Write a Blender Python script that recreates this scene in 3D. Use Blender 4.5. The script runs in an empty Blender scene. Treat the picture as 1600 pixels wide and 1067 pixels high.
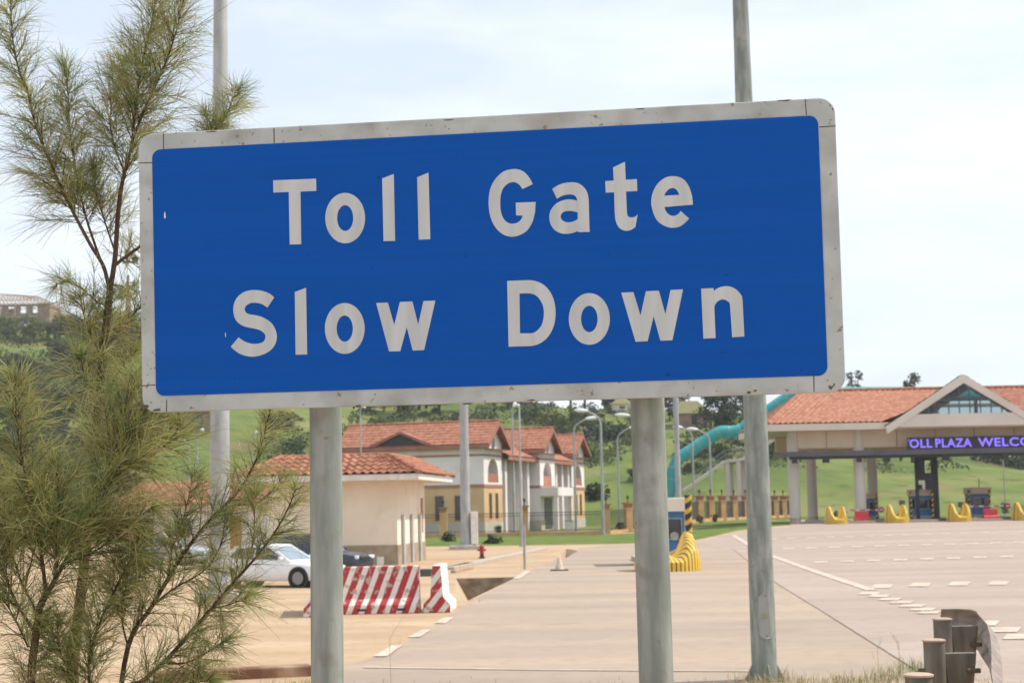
import bpy, math, random
import numpy as np
from mathutils import Vector, Matrix
from mathutils.geometry import delaunay_2d_cdt
random.seed(7)
rng = np.random.default_rng(7)
S = bpy.context.scene
COL = S.collection
R = math.radians

# ------------------------------------------------------------------ camera
F, CX, CY, EYE = 2400.0, 800.0, 533.5, 2.3
ROLL = 0.019
PITCH = math.atan((795.0 - CY) / F)
fwd = Vector((0, math.cos(PITCH), math.sin(PITCH)))
_r = Vector((1, 0, 0)); _u = _r.cross(fwd)
cr, sr = math.cos(ROLL), math.sin(ROLL)
cam_r = _r * cr - _u * sr
cam_u = _u * cr + _r * sr
CAM = Vector((0, 0, EYE))
cd = bpy.data.cameras.new('camera'); cam = bpy.data.objects.new('camera', cd); COL.objects.link(cam)
m = Matrix.Identity(4)
for i in range(3):
    m[i][0] = cam_r[i]; m[i][1] = cam_u[i]; m[i][2] = -fwd[i]; m[i][3] = CAM[i]
cam.matrix_world = m
cd.sensor_width = 36; cd.sensor_fit = 'HORIZONTAL'; cd.lens = 54; cd.clip_start = 0.1; cd.clip_end = 6000
cd.dof.use_dof = True; cd.dof.focus_distance = 5.6; cd.dof.aperture_fstop = 7.5
S.camera = cam

# ------------------------------------------------------------------ light
SUN = Vector((0.57, 0.09, 0.81)).normalized()
sun_el = math.asin(SUN.z); sun_az = math.atan2(SUN.x, SUN.y)
W = bpy.data.worlds.new('World'); S.world = W; W.use_nodes = True
nt = W.node_tree; nt.nodes.clear()
def wn(t, **k):
    n = nt.nodes.new(t)
    for a, b in k.items(): setattr(n, a, b)
    return n
wo = wn('ShaderNodeOutputWorld'); bg = wn('ShaderNodeBackground'); bg.inputs[1].default_value = 0.12
sky = wn('ShaderNodeTexSky', sky_type='NISHITA'); sky.sun_disc = False
sky.sun_elevation = sun_el; sky.sun_rotation = sun_az; sky.dust_density = 2.0; sky.air_density = 1.0; sky.ozone_density = 2.0
tc = wn('ShaderNodeTexCoord'); mp = wn('ShaderNodeMapping'); mp.inputs['Scale'].default_value = (1.4, 1.4, 6.0)
mp.inputs['Rotation'].default_value = (0.12, 0.10, 0)
n1 = wn('ShaderNodeTexNoise'); n1.inputs['Scale'].default_value = 2.3; n1.inputs['Detail'].default_value = 7; n1.inputs['Roughness'].default_value = 0.55
rp = wn('ShaderNodeValToRGB'); rp.color_ramp.elements[0].position = 0.36; rp.color_ramp.elements[1].position = 0.66
rp.color_ramp.elements[0].color = (0.62, 0.62, 0.62, 1); rp.color_ramp.elements[1].color = (0.97, 0.97, 0.97, 1)
mx = wn('ShaderNodeMix', data_type='RGBA'); mx.inputs[7].default_value = (6.7, 7.2, 7.9, 1)
L = nt.links.new
L(tc.outputs['Generated'], mp.inputs['Vector']); L(mp.outputs[0], n1.inputs['Vector']); L(n1.outputs[0], rp.inputs[0])
L(rp.outputs[0], mx.inputs[0]); L(sky.outputs[0], mx.inputs[6]); L(mx.outputs[2], bg.inputs[0]); L(bg.outputs[0], wo.inputs[0])
sl = bpy.data.lights.new('sun', 'SUN'); sl.energy = 3.6; sl.angle = R(0.8); sl.color = (1.0, 0.93, 0.83)
so = bpy.data.objects.new('sun', sl); COL.objects.link(so); so.rotation_euler = SUN.to_track_quat('Z', 'Y').to_euler()
S.view_settings.view_transform = 'Standard'; S.view_settings.look = 'None'; S.view_settings.gamma = 1.0
S.view_settings.exposure = 0.40

# ------------------------------------------------------------------ helpers
def ss(a, b, x):
    t = min(1.0, max(0.0, (x - a) / (b - a))); return t * t * (3 - 2 * t)
def ray(px, py):
    return fwd + cam_r * ((px - CX) / F) + cam_u * ((CY - py) / F)
def at(px, py, Y):
    d = ray(px, py); return CAM + d * (Y / d.y)
def hor(px): return 795.0 - ROLL * (px - 800)
RIDGE = [(-600, 470), (-200, 480), (0, 505), (100, 512), (220, 520), (400, 565), (600, 600), (760, 612), (900, 634), (960, 641), (1100, 640),
         (1250, 664), (1330, 680), (1400, 692), (1600, 712), (2000, 718), (2600, 700)]
def interp(tab, x):
    if x <= tab[0][0]: return tab[0][1]
    for (a, b), (c, d) in zip(tab, tab[1:]):
        if x <= c:
            t = (x - a) / (c - a); return b + (d - b) * t
    return tab[-1][1]
def T(x, y):
    z = 0.6 * (1 - ss(13.5, 20.0, y))
    z += 0.7 * ss(70, 125, y) * ss(6, 22, x)
    if y > 190:
        px = 800 + 2400 * x / y
        px = max(-600, min(2600, px))
        yr = 380 - 90 * ss(300, 1300, px)
        e = (hor(px) - interp(RIDGE, px)) / F
        zr = EYE + e * yr
        t = (y - 190) / (yr - 190)
        if t < 1: z += (zr - z) * (t ** 0.9)
        else: z = zr - 0.02 * (y - yr)
        z += min(1, t * 2) * (0.5 * math.sin(x * 0.11 + y * 0.05) + 0.35 * math.sin(y * 0.19 - x * 0.07))
    return z
def gnd(px, py, dz=0.0):
    d = ray(px, py); lo = 4.0
    step = 0.5; s = lo
    while s < 900:
        p = CAM + d * s
        if p.z < T(p.x, p.y) + dz:
            a, b = s - step, s
            for _ in range(30):
                c = (a + b) / 2; q = CAM + d * c
                if q.z < T(q.x, q.y) + dz: b = c
                else: a = c
            return CAM + d * b
        s += step; step = 0.5 if s < 200 else 2
    return CAM + d * 900
def lin(r, g, b):
    f = lambda c: (c / 255 / 12.92) if c <= 10 else ((c / 255 + 0.055) / 1.055) ** 2.4
    return (f(r), f(g), f(b))

MATS = {}
def mat(name, c1, c2=None, scale=4.0, rough=0.7, metal=0.0, detail=5, bump=0.0, bscale=None, c3=None, stretch=None, spec=0.4, lo=0.35, hi=0.65, coord='Object'):
    """noise-mixed principled material"""
    if name in MATS: return MATS[name]
    m = bpy.data.materials.new(name); m.use_nodes = True; MATS[name] = m
    t = m.node_tree; p = t.nodes['Principled BSDF']
    p.inputs['Roughness'].default_value = rough; p.inputs['Metallic'].default_value = metal
    p.inputs['Specular IOR Level'].default_value = spec
    if c2 is None:
        p.inputs['Base Color'].default_value = (*c1, 1)
    tc = t.nodes.new('ShaderNodeTexCoord'); mp = t.nodes.new('ShaderNodeMapping')
    t.links.new(tc.outputs[coord], mp.inputs[0])
    if stretch: mp.inputs['Scale'].default_value = stretch
    if c2 is not None:
        n = t.nodes.new('ShaderNodeTexNoise'); n.inputs['Scale'].default_value = scale; n.inputs['Detail'].default_value = detail
        t.links.new(mp.outputs[0], n.inputs['Vector'])
        r = t.nodes.new('ShaderNodeValToRGB'); e = r.color_ramp.elements
        e[0].position = lo; e[1].position = hi; e[0].color = (*c1, 1); e[1].color = (*c2, 1)
        if c3 is not None:
            k = e.new((lo + hi) / 2); k.color = (*c3, 1)
        t.links.new(n.outputs[0], r.inputs[0]); t.links.new(r.outputs[0], p.inputs['Base Color'])
    if bump:
        nb = t.nodes.new('ShaderNodeTexNoise'); nb.inputs['Scale'].default_value = bscale or scale * 6; nb.inputs['Detail'].default_value = 4
        t.links.new(mp.outputs[0], nb.inputs['Vector'])
        b = t.nodes.new('ShaderNodeBump'); b.inputs['Strength'].default_value = bump; b.inputs['Distance'].default_value = 0.02
        t.links.new(nb.outputs[0], b.inputs['Height']); t.links.new(b.outputs[0], p.inputs['Normal'])
    return m
def leaf_mat(name, c1, c2, scale=0.6, trans=0.35):
    if name in MATS: return MATS[name]
    m = mat(name, c1, c2, scale=scale, rough=0.55, spec=0.3)
    t = m.node_tree; p = t.nodes['Principled BSDF']; o = t.nodes['Material Output']
    tr = t.nodes.new('ShaderNodeBsdfTranslucent'); ms = t.nodes.new('ShaderNodeMixShader'); ms.inputs[0].default_value = trans
    src = p.inputs['Base Color'].links[0].from_socket
    t.links.new(src, tr.inputs[0]); t.links.new(p.outputs[0], ms.inputs[1]); t.links.new(tr.outputs[0], ms.inputs[2]); t.links.new(ms.outputs[0], o.inputs[0])
    return m

class MB:
    def __init__(s): s.v = []; s.f = []; s.mi = []; s.M = None; s.cur = 0
    def add(s, vs, fs):
        o = len(s.v)
        if s.M is not None: vs = [s.M @ Vector(v) for v in vs]
        s.v.extend([tuple(v) for v in vs]); s.f.extend([tuple(i + o for i in f) for f in fs]); s.mi.extend([s.cur] * len(fs))
        return s
    def box(s, c, d, rz=0):
        x, y, z = d[0] / 2, d[1] / 2, d[2] / 2
        ca, sa = math.cos(rz), math.sin(rz)
        vs = [(c[0] + a * ca - b * sa, c[1] + a * sa + b * ca, c[2] + e) for e in (-z, z) for a, b in ((-x, -y), (x, -y), (x, y), (-x, y))]
        return s.add(vs, [(3, 2, 1, 0), (4, 5, 6, 7), (0, 1, 5, 4), (1, 2, 6, 5), (2, 3, 7, 6), (3, 0, 4, 7)])
    def bb(s, a, b):
        return s.box([(a[i] + b[i]) / 2 for i in range(3)], [abs(b[i] - a[i]) for i in range(3)])
    def tube(s, pts, rad, n=10, cap=True):
        pts = [Vector(p) for p in pts]
        if not hasattr(rad, '__len__'): rad = [rad] * len(pts)
        vs = []; fs = []; ref = None
        for i, p in enumerate(pts):
            d = (pts[min(i + 1, len(pts) - 1)] - pts[max(i - 1, 0)]).normalized()
            if ref is None:
                ref = Vector((0, 0, 1)) if abs(d.z) < 0.9 else Vector((1, 0, 0))
            a = d.cross(ref).normalized(); b = a.cross(d).normalized(); ref = b
            for k in range(n):
                th = 2 * math.pi * k / n
                vs.append(p + (a * math.cos(th) + b * math.sin(th)) * rad[i])
        for i in range(len(pts) - 1):
            for k in range(n):
                fs.append((i * n + k, i * n + (k + 1) % n, (i + 1) * n + (k + 1) % n, (i + 1) * n + k))
        if cap:
            fs.append(tuple(range(n - 1, -1, -1))); fs.append(tuple((len(pts) - 1) * n + k for k in range(n)))
        return s.add(vs, fs)
    def lathe(s, prof, c=(0, 0, 0), n=20):
        vs = []; fs = []
        for r, z in prof:
            for k in range(n):
                th = 2 * math.pi * k / n; vs.append((c[0] + r * math.cos(th), c[1] + r * math.sin(th), c[2] + z))
        for i in range(len(prof) - 1):
            for k in range(n):
                fs.append((i * n + k, i * n + (k + 1) % n, (i + 1) * n + (k + 1) % n, (i + 1) * n + k))
        fs.append(tuple(range(n - 1, -1, -1))); fs.append(tuple((len(prof) - 1) * n + k for k in range(n)))
        return s.add(vs, fs)
    def prism(s, poly, fn0, fn1):
        """poly 2d; fn0/fn1 map (a,b) to 3d for each end"""
        n = len(poly)
        vs = [fn0(*p) for p in poly] + [fn1(*p) for p in poly]
        fs = [tuple(range(n - 1, -1, -1)), tuple(range(n, 2 * n))] + [(i, (i + 1) % n, n + (i + 1) % n, n + i) for i in range(n)]
        return s.add(vs, fs)
    def quad(s, *p): return s.add(p, [tuple(range(len(p)))])
    def build(s, name, mats, parent=None, smooth=False, bevel=0, auto=None):
        me = bpy.data.meshes.new(name); me.from_pydata(s.v, [], s.f)
        if not isinstance(mats, (list, tuple)): mats = [mats]
        for m_ in mats: me.materials.append(m_)
        if len(mats) > 1: me.polygons.foreach_set('material_index', s.mi)
        if smooth:
            me.polygons.foreach_set('use_smooth', [True] * len(me.polygons))
            if smooth != 'all': me.set_sharp_from_angle(angle=R(40))
        me.update()
        o = bpy.data.objects.new(name, me); COL.objects.link(o)
        if parent: o.parent = parent
        if bevel:
            b = o.modifiers.new('bevel', 'BEVEL'); b.width = bevel; b.segments = 2; b.limit_method = 'ANGLE'
        return o
def tag(o, label=None, cat=None, group=None, kind=None):
    if label: o['label'] = label
    if cat: o['category'] = cat
    if group: o['group'] = group
    if kind: o['kind'] = kind
    return o
def thing(name, label, cat, loc=(0, 0, 0), rz=0, group=None):
    o = bpy.data.objects.new(name, None); COL.objects.link(o); o.empty_display_size = 0.2
    o.location = loc; o.rotation_euler = (0, 0, rz)
    return tag(o, label, cat, group)
def copy_tree(o, parent=None):
    c = o.copy(); COL.objects.link(c)
    if parent: c.parent = parent
    for ch in list(o.children):
        copy_tree(ch, c)
    return c
def struct(o): o['kind'] = 'structure'; return o

# ------------------------------------------------------------------ materials
M_earth = mat('dusty_earth', (0.37, 0.26, 0.165), (0.46, 0.35, 0.24), scale=0.35, rough=0.95, bump=0.3, bscale=9, c3=(0.42, 0.305, 0.20), spec=0.1, detail=9, stretch=(.5, 1.4, 1))
M_slip = mat('dusty_concrete', (0.31, 0.245, 0.195), (0.40, 0.31, 0.235), scale=0.25, rough=0.9, bump=0.15, bscale=14, c3=(0.35, 0.278, 0.218), spec=0.15, stretch=(0.35, 1.6, 1), detail=10)
M_road = mat('pale_asphalt', (0.33, 0.262, 0.218), (0.385, 0.318, 0.272), scale=0.22, rough=0.9, bump=0.15, bscale=14, c3=(0.355, 0.285, 0.24), spec=0.15, stretch=(0.35, 1.5, 1), detail=10)
M_paint = mat('worn_white_paint', (0.40, 0.32, 0.25), (0.56, 0.48, 0.39), scale=2.5, rough=0.85, detail=8)
M_lawn = mat('lawn_grass', (0.075, 0.12, 0.022), (0.15, 0.19, 0.045), scale=0.7, rough=0.95, bump=0.9, bscale=5, spec=0.1)
M_hill = mat('hill_grass', (0.06, 0.092, 0.024), (0.215, 0.20, 0.08), scale=0.045, rough=0.95, bump=1.0, bscale=0.5, c3=(0.128, 0.165, 0.042), spec=0.1, detail=12, lo=.30, hi=.70)
spk = M_hill
M_galv = mat('galvanised_steel', (0.165, 0.19, 0.17), (0.30, 0.315, 0.285), scale=5, rough=0.55, metal=0.0, bump=0.08, bscale=60, stretch=(3, 3, 0.5), c3=(0.215, 0.24, 0.215), spec=0.4, detail=9)
M_galv2 = mat('pale_galvanised_steel', (0.275, 0.285, 0.28), (0.39, 0.395, 0.385), scale=2.2, rough=0.6, stretch=(2, 2, 0.5), spec=0.5)
M_conc = mat('concrete', (0.36, 0.31, 0.25), (0.47, 0.41, 0.33), scale=2.5, rough=0.9, bump=0.2, bscale=15)
M_red = mat('red_paint', (0.33, 0.022, 0.030), (0.42, 0.04, 0.05), scale=5, rough=0.6)
M_white = mat('white_paint', (0.66, 0.62, 0.56), (0.78, 0.75, 0.70), scale=4, rough=0.6)
M_black = mat('black_metal', (0.016, 0.017, 0.02), (0.03, 0.03, 0.032), scale=3, rough=0.5)
M_dark = mat('dark_grey_metal', (0.075, 0.07, 0.075), (0.10, 0.095, 0.10), scale=1, rough=0.5)
M_tile = mat('terracotta_tile', (0.25, 0.098, 0.056), (0.41, 0.185, 0.112), scale=2.2, rough=0.85, c3=(0.33, 0.136, 0.079), detail=9)
M_cream = mat('cream_render', (0.60, 0.51, 0.40), (0.70, 0.61, 0.49), scale=0.8, rough=0.85, bump=0.05)
M_creamw = mat('pale_cream_render', (0.72, 0.63, 0.50), (0.80, 0.71, 0.585), scale=0.5, rough=0.85)
M_wallw = mat('white_render', (0.70, 0.645, 0.63), (0.78, 0.73, 0.715), scale=0.4, rough=0.85)
M_tan = mat('tan_render', (0.54, 0.355, 0.19), (0.63, 0.425, 0.235), scale=0.6, rough=0.85)
M_fascia = mat('brown_fascia', (0.27, 0.115, 0.075), (0.34, 0.15, 0.10), scale=1, rough=0.7)
M_band = mat('brown_band', (0.32, 0.16, 0.11), (0.38, 0.19, 0.13), scale=1, rough=0.8)
M_glass = mat('dark_glass', (0.02, 0.024, 0.028), rough=0.12, spec=0.8)
M_win = mat('grey_glass', (0.10, 0.12, 0.13), (0.05, 0.06, 0.07), scale=2, rough=0.35, spec=0.4)
M_stone = mat('plinth_stone', (0.27, 0.215, 0.15), (0.38, 0.32, 0.235), scale=2.2, rough=0.9, bump=0.5, bscale=5)
M_yellow = mat('yellow_paint', (0.72, 0.43, 0.03), (0.80, 0.55, 0.06), scale=3, rough=0.5)
M_blue = mat('booth_blue', (0.03, 0.13, 0.30), (0.045, 0.17, 0.36), scale=2, rough=0.45)
M_bark = mat('bark', (0.055, 0.032, 0.02), (0.11, 0.065, 0.04), scale=14, rough=0.95, bump=0.6, bscale=40, stretch=(1, 1, 0.3))
M_wood = mat('timber', (0.34, 0.22, 0.14), (0.45, 0.31, 0.20), scale=3, rough=0.9)
M_brick = mat('raw_brick', (0.24, 0.155, 0.12), (0.34, 0.24, 0.19), scale=0.7, rough=0.95)
M_tyre = mat('tyre_rubber', (0.018, 0.018, 0.018), rough=0.85)
M_chrome = mat('rim_metal', (0.26, 0.26, 0.27), rough=0.4, metal=0.5)

def patches(m, scale, lo, hi, col, amt=.8):
    t = m.node_tree; p = t.nodes['Principled BSDF']; src = p.inputs['Base Color'].links[0].from_socket
    tc = [n for n in t.nodes if n.type == 'TEX_COORD'][0]
    v = t.nodes.new('ShaderNodeTexNoise'); v.inputs['Scale'].default_value = scale; v.inputs['Detail'].default_value = 8
    t.links.new(tc.outputs['Object'], v.inputs['Vector'])
    r = t.nodes.new('ShaderNodeValToRGB'); r.color_ramp.elements[0].position = lo; r.color_ramp.elements[1].position = hi
    r.color_ramp.elements[1].color = (amt, amt, amt, 1)
    mx = t.nodes.new('ShaderNodeMix'); mx.data_type = 'RGBA'; mx.inputs[7].default_value = (*col, 1)
    t.links.new(v.outputs[0], r.inputs[0]); t.links.new(r.outputs[0], mx.inputs[0]); t.links.new(src, mx.inputs[6]); t.links.new(mx.outputs[2], p.inputs['Base Color'])
patches(M_hill, .06, .60, .72, (.26, .165, .10), .7)
patches(M_hill, .35, .56, .70, (.055, .085, .025), .75)
patches(M_creamw, .9, .52, .75, (.46, .38, .29), .4)
patches(M_wallw, .7, .54, .78, (.52, .46, .42), .4)
patches(M_cream, .8, .54, .78, (.44, .35, .25), .4)
patches(M_road, 3.0, .48, .70, (.27, .21, .175), .35)
patches(M_slip, 3.0, .48, .70, (.26, .205, .155), .35)
patches(M_earth, 4.0, .50, .68, (.30, .205, .125), .45)
patches(M_slip, .5, .60, .72, (.27, .215, .155), .55)
patches(M_road, .4, .60, .74, (.29, .225, .19), .5)
patches(M_earth, .6, .58, .72, (.33, .22, .135), .6)

# ------------------------------------------------------------------ ground
def P2(pts): return [(p.x, p.y) for p in (gnd(*q) for q in pts)]
slip_poly = P2([(500, 1052), (600, 1022), (655, 992), (700, 962), (745, 934), (805, 903), (850, 882), (905, 856), (960, 851), (1090, 846), (1146, 858), (1215, 912), (1290, 958), (1440, 1052)])
slip_poly = slip_poly + [(7.5, 17.0), (-2.4, 19.4)]
road_poly = [slip_poly[i] for i in (13, 12, 11, 10, 9)] + P2([(1150, 832), (1236, 823)]) + [(23.5, 150.0), (120, 150.0), (120, 12), (7.4, 12), (7.5, 17.0)]
PIT = [(-2.05, 52.6), (0.02, 52.9), (-1.50, 37.2)]
PIT2 = P2([(862, 864), (885, 857), (903, 860), (880, 874)])
strip_poly = P2([(560, 840.5), (948, 834.5), (1078, 826), (1232, 812), (1236, 820), (1150, 829), (1088, 843), (1000, 848.5), (800, 852), (640, 854), (500, 857)])
strip2_poly = [(-60, 134), (8.0, 132.5)] + P2([(1078, 825), (1230, 811.5)]) + [(23.0, 152.0), (-140, 152.0), (-140, 134)]

def inpoly(p, poly):
    x, y = p; c = False; n = len(poly)
    for i in range(n):
        x1, y1 = poly[i]; x2, y2 = poly[i - 1]
        if (y1 > y) != (y2 > y) and x < (x2 - x1) * (y - y1) / (y2 - y1) + x1: c = not c
    return c
polys = [('pit', PIT), ('pit', PIT2), ('grass_strip', strip_poly), ('slip_road', slip_poly), ('carriageway', road_poly)]
cv = []; ce = []
def addloop(poly, seg=2.0):
    n = len(poly); out = []
    for i in range(n):
        a, b = Vector(poly[i]), Vector(poly[(i + 1) % n]); k = max(1, int((b - a).length / seg))
        for j in range(k): out.append(tuple(a + (b - a) * j / k))
    o = len(cv); cv.extend(Vector(p) for p in out); ce.extend((o + i, o + (i + 1) % len(out)) for i in range(len(out)))
addloop([(-140, -60), (140, -60), (140, 152), (-140, 152)], 10)
for _, p in polys: addloop(p)
def axis(a, b, s): return list(np.arange(a, b, s))
ys = axis(-58, 10, 10) + axis(10, 24, 0.6) + axis(24, 60, 3) + axis(60, 130, 2.5) + axis(130, 151, 5)
xs = axis(-138, -30, 12) + axis(-30, 45, 2.2) + axis(45, 139, 10)
for y in ys:
    for x in xs: cv.append(Vector((x + 0.013 * y, y + 0.007 * x)))
cv = [v for v in cv if -140 <= v.x <= 140 and -60 <= v.y <= 152] if False else cv
res = delaunay_2d_cdt(cv, ce, [], 0, 1e-4)
gv, gf = res[0], res[2]
regs = {'ground': MB(), 'slip_road': MB(), 'carriageway': MB(), 'grass_strip': MB()}
zc = [T(v.x, v.y) for v in gv]
for f in gf:
    c = sum((gv[i] for i in f), Vector((0, 0))) / len(f)
    if not (-140 < c.x < 140 and -60 < c.y < 152): continue
    for nm, pl in polys:
        if inpoly(c, pl): break
    else: nm = 'ground'
    if nm == 'pit': continue
    vs = [(gv[i].x, gv[i].y, zc[i]) for i in f]
    if (gv[f[1]] - gv[f[0]]).cross(gv[f[2]] - gv[f[0]]) < 0: vs.reverse()
    regs[nm].quad(*vs)
for nm, mt in (('ground', M_earth), ('slip_road', M_slip), ('carriageway', M_road), ('grass_strip', M_lawn)):
    struct(regs[nm].build(nm, mt))
# lawn behind the fence, sitting just above the earth
lw = MB()
lys = [134.2, 138, 142, 146, 150, 153]
for a, b in zip(lys, lys[1:]):
    for k in range(50):
        x0, x1 = -140 + k * 3.25, -140 + (k + 1) * 3.25
        lw.quad(*[(x, y, T(x, y) + 0.03) for x, y in ((x0, a), (x1, a), (x1, b), (x0, b))])
struct(lw.build('lawn', M_lawn))
# the hill: one sheet from behind the plaza to the horizon
hm = MB(); us = [-1.2 + 2.4 * i / 170 for i in range(171)]
hy = [150 + 4 * i for i in range(11)] + [190 + 5 * i for i in range(1, 45)] + [430, 480, 560, 700]
hv = []
for y in hy:
    for u in us:
        x = u * y
        hv.append((x, y, T(x, y) - (0.06 if y < 152 else 0)))
n = len(us)
hm.add(hv, [(j * n + i, j * n + i + 1, (j + 1) * n + i + 1, (j + 1) * n + i) for j in range(len(hy) - 1) for i in range(n - 1)])
struct(hm.build('hill', M_hill, smooth='all'))
# open drain pits beside the road
M_pit = mat('drain_stone', (0.12, 0.085, 0.055), (0.26, 0.19, 0.125), scale=3.0, rough=0.95, bump=0.6, bscale=6)
M_pitc = mat('drain_concrete', (0.42, 0.31, 0.20), (0.50, 0.38, 0.26), scale=1.2, rough=0.95, bump=0.2)
d1 = MB(); a, b, c = [Vector((p[0], p[1], 0)) for p in PIT]
a2 = Vector((-1.35, 52.5, -1.3)); b2 = Vector((-0.05, 52.6, -1.3)); c2 = Vector((-1.25, 40.0, -0.9))
d1.cur = 0; d1.quad(a, b, b2, a2); d1.quad(b, c, c2, b2)
d1.cur = 1; d1.quad(c, a, a2, c2); d1.quad(a2, b2, c2)
pit = d1.build('drain', [M_pit, M_pitc]); struct(pit)
pm = MB(); pm.tube([(-0.78, 52.35, -0.72), (-0.78, 52.5, -0.72)], 0.26, 16); pm.build('pipe', M_black, pit)
d2 = MB(); q = [Vector((p[0], p[1], T(*p))) for p in PIT2]; cq = sum(q, Vector()) / 4
q2 = [(p * 0.6 + cq * 0.4) + Vector((0, 0, -0.8)) for p in q]
for i in range(4): d2.quad(q[i], q[(i + 1) % 4], q2[(i + 1) % 4], q2[i])
d2.quad(*q2); struct(d2.build('drain', M_pitc))
# concrete lip slabs along the drain
lip = MB()
for p0, p1, w in (((700, 890), (850, 858), 0.5), ((640, 898), (735, 882), 0.35)):
    A = gnd(*p0); B = gnd(*p1); d = (B - A).normalized(); nn = Vector((-d.y, d.x, 0)) * w / 2
    lip.prism([(0, 0), (1, 0), (1, 1), (0, 1)], lambda u, v: A + (B - A) * u + nn * (2 * v - 1) + Vector((0, 0, 0.004)), lambda u, v: A + (B - A) * u + nn * (2 * v - 1) + Vector((0, 0, 0.10)))
struct(lip.build('drain_kerb', M_conc))
# near kerb at the bottom of the picture
kb = MB(); A = gnd(240, 1068); B = gnd(488, 1056)
A.z = B.z = 0
d = (B - A).normalized(); nn = Vector((-d.y, d.x, 0)) * 0.3
kb.prism([(0, 0), (1, 0), (1, 1), (0, 1)], lambda u, v: A + (B - A) * u + nn * v + Vector((0, 0, -0.05)), lambda u, v: A + (B - A) * u + nn * v + Vector((0, 0, 0.15)))
M_kerb = mat('stained_kerb', (0.16, 0.075, 0.045), (0.40, 0.28, 0.18), scale=2, rough=0.95, lo=0.45, hi=0.75)
struct(kb.build('kerb', M_kerb, bevel=0.02))

# painted markings, draped on the road
mk = MB()
def stripe(A, B, w, seg=1.0):
    A = Vector((A.x, A.y, 0)); B = Vector((B.x, B.y, 0)); d = (B - A); k = max(1, int(d.length / seg)); nn = Vector((-d.y, d.x, 0)).normalized() * w / 2
    for i in range(k):
        p, q = A + d * i / k, A + d * (i + 1) / k
        mk.quad(*[(v.x, v.y, T(v.x, v.y) + 0.014) for v in (p - nn, q - nn, q + nn, p + nn)])
def quadmark(pts):
    P = [gnd(*p) for p in pts]; mk.quad(*[(v.x, v.y, T(v.x, v.y) + 0.014) for v in P])
def poly_line(pts, w):
    P = [gnd(*p) for p in pts]
    for p, q in zip(P, P[1:]): stripe(p, q, w)
poly_line([(1146, 836), (1165, 848), (1205, 868), (1260, 888), (1310, 905), (1362, 922)], 0.32)
for cx, cy, w in ((1359, 927, 34), (1374, 931, 34), (1391, 936, 36), (1409, 941, 38), (1426, 946.5, 40), (1442, 952, 40), (1452, 957, 36), (1508, 967, 40), (1540, 974, 42), (1567, 984, 56), (1598, 995, 60)):
    h = 2.0 if cy < 960 else 4.0
    quadmark([(cx - w / 2 - 2, cy + h), (cx + w / 2 - 6, cy + h), (cx + w / 2 + 2, cy - h), (cx - w / 2 + 6, cy - h)])
for x0, x1, yy in ((1359, 1397, 916), (1419, 1456, 913.5), (1480, 1517, 912), (1542, 1578, 911), (1606, 1642, 909)):
    quadmark([(x0, yy + 3), (x1 - 6, yy + 3), (x1, yy - 3), (x0 + 8, yy - 3)])
for k in range(9):
    x0 = 1270 + k * 41.5; yy = 878 - k * 1.25
    quadmark([(x0, yy + 1.6), (x0 + 22, yy + 1.2), (x0 + 24, yy - 1.2), (x0 + 3, yy - 0.9)])
for k in range(11):
    x0 = 1222 + k * 36; yy = 857 - k * 1.0
    quadmark([(x0, yy + 1.2), (x0 + 18, yy + 0.9), (x0 + 20, yy - 0.9), (x0 + 2, yy - 0.6)])
for k in range(14):
    x0 = 1200 + k * 30; yy = 842 - k * 0.9
    quadmark([(x0, yy + 0.8), (x0 + 14, yy + 0.6), (x0 + 15, yy - 0.6), (x0 + 1, yy - 0.4)])
for q in ([(583, 1026), (604, 1026), (630, 1008), (612, 1009)], [(637, 996), (656, 996), (674, 984), (660, 984)], [(678, 974), (696, 974), (709, 965), (694, 965)],
          [(800, 905), (812, 904), (830, 892), (820, 892)]):
    quadmark(q)
poly_line([(568, 1043), (860, 1047), (1175, 1049)], 0.09)
struct(mk.build('road_markings', M_paint))
# joint between the slip road and the carriageway
jm = MB(); mk2 = mk; mk = jm
for p, q in zip(slip_poly[10:13], slip_poly[11:14]): stripe(Vector((*p, 0)), Vector((*q, 0)), 0.028)
mk = mk2
struct(jm.build('road_joint', mat('joint_tar', (0.24, 0.19, 0.15), (0.32, 0.26, 0.20), scale=2, rough=0.9)))

# ------------------------------------------------------------------ the toll gate sign
SW, SH = 2.5, 1.016
sc_ = Vector((-0.1079, 5.3624, 3.1796))
def rot(ax, t): return Matrix.Rotation(t, 3, ax)
SM = rot('Z', -0.12926) @ rot('X', 0.05968) @ rot('Y', -0.00112)
sgn_base = Vector((-0.1079, 5.46, T(0, 5.4)))
sign = thing('toll_sign', 'large blue road sign reading Toll Gate Slow Down, white bordered, on two posts', 'road sign', sgn_base)
SNORM = SM @ Vector((0, -1, 0)); SX = SM @ Vector((1, 0, 0)); SZ = SM @ Vector((0, 0, 1))
def sp(a, b, off=0.0):            # sign-plane coordinates to the sign's local space
    return sc_ + SX * a + SZ * b + SNORM * off - sgn_base
def px2s(px, py):
    d = ray(px, py); t = (sc_ - CAM).dot(SNORM) / d.dot(SNORM); q = CAM + d * t - sc_
    return q.dot(SX), q.dot(SZ)
def rrect(x0, z0, x1, z1, r, n=8):
    pts = []
    for cx, cz, a0 in ((x1 - r, z1 - r, 0), (x0 + r, z1 - r, 90), (x0 + r, z0 + r, 180), (x1 - r, z0 + r, 270)):
        for k in range(n + 1):
            a = R(a0 + 90 * k / n); pts.append((cx + r * math.cos(a), cz + r * math.sin(a)))
    return pts
M_sblue = mat('blue_sheeting', (0.001, 0.074, 0.37), (0.0014, 0.083, 0.41), scale=2.2, rough=0.5, spec=0.12, stretch=(0.25, 1, 26), detail=4)
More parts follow.
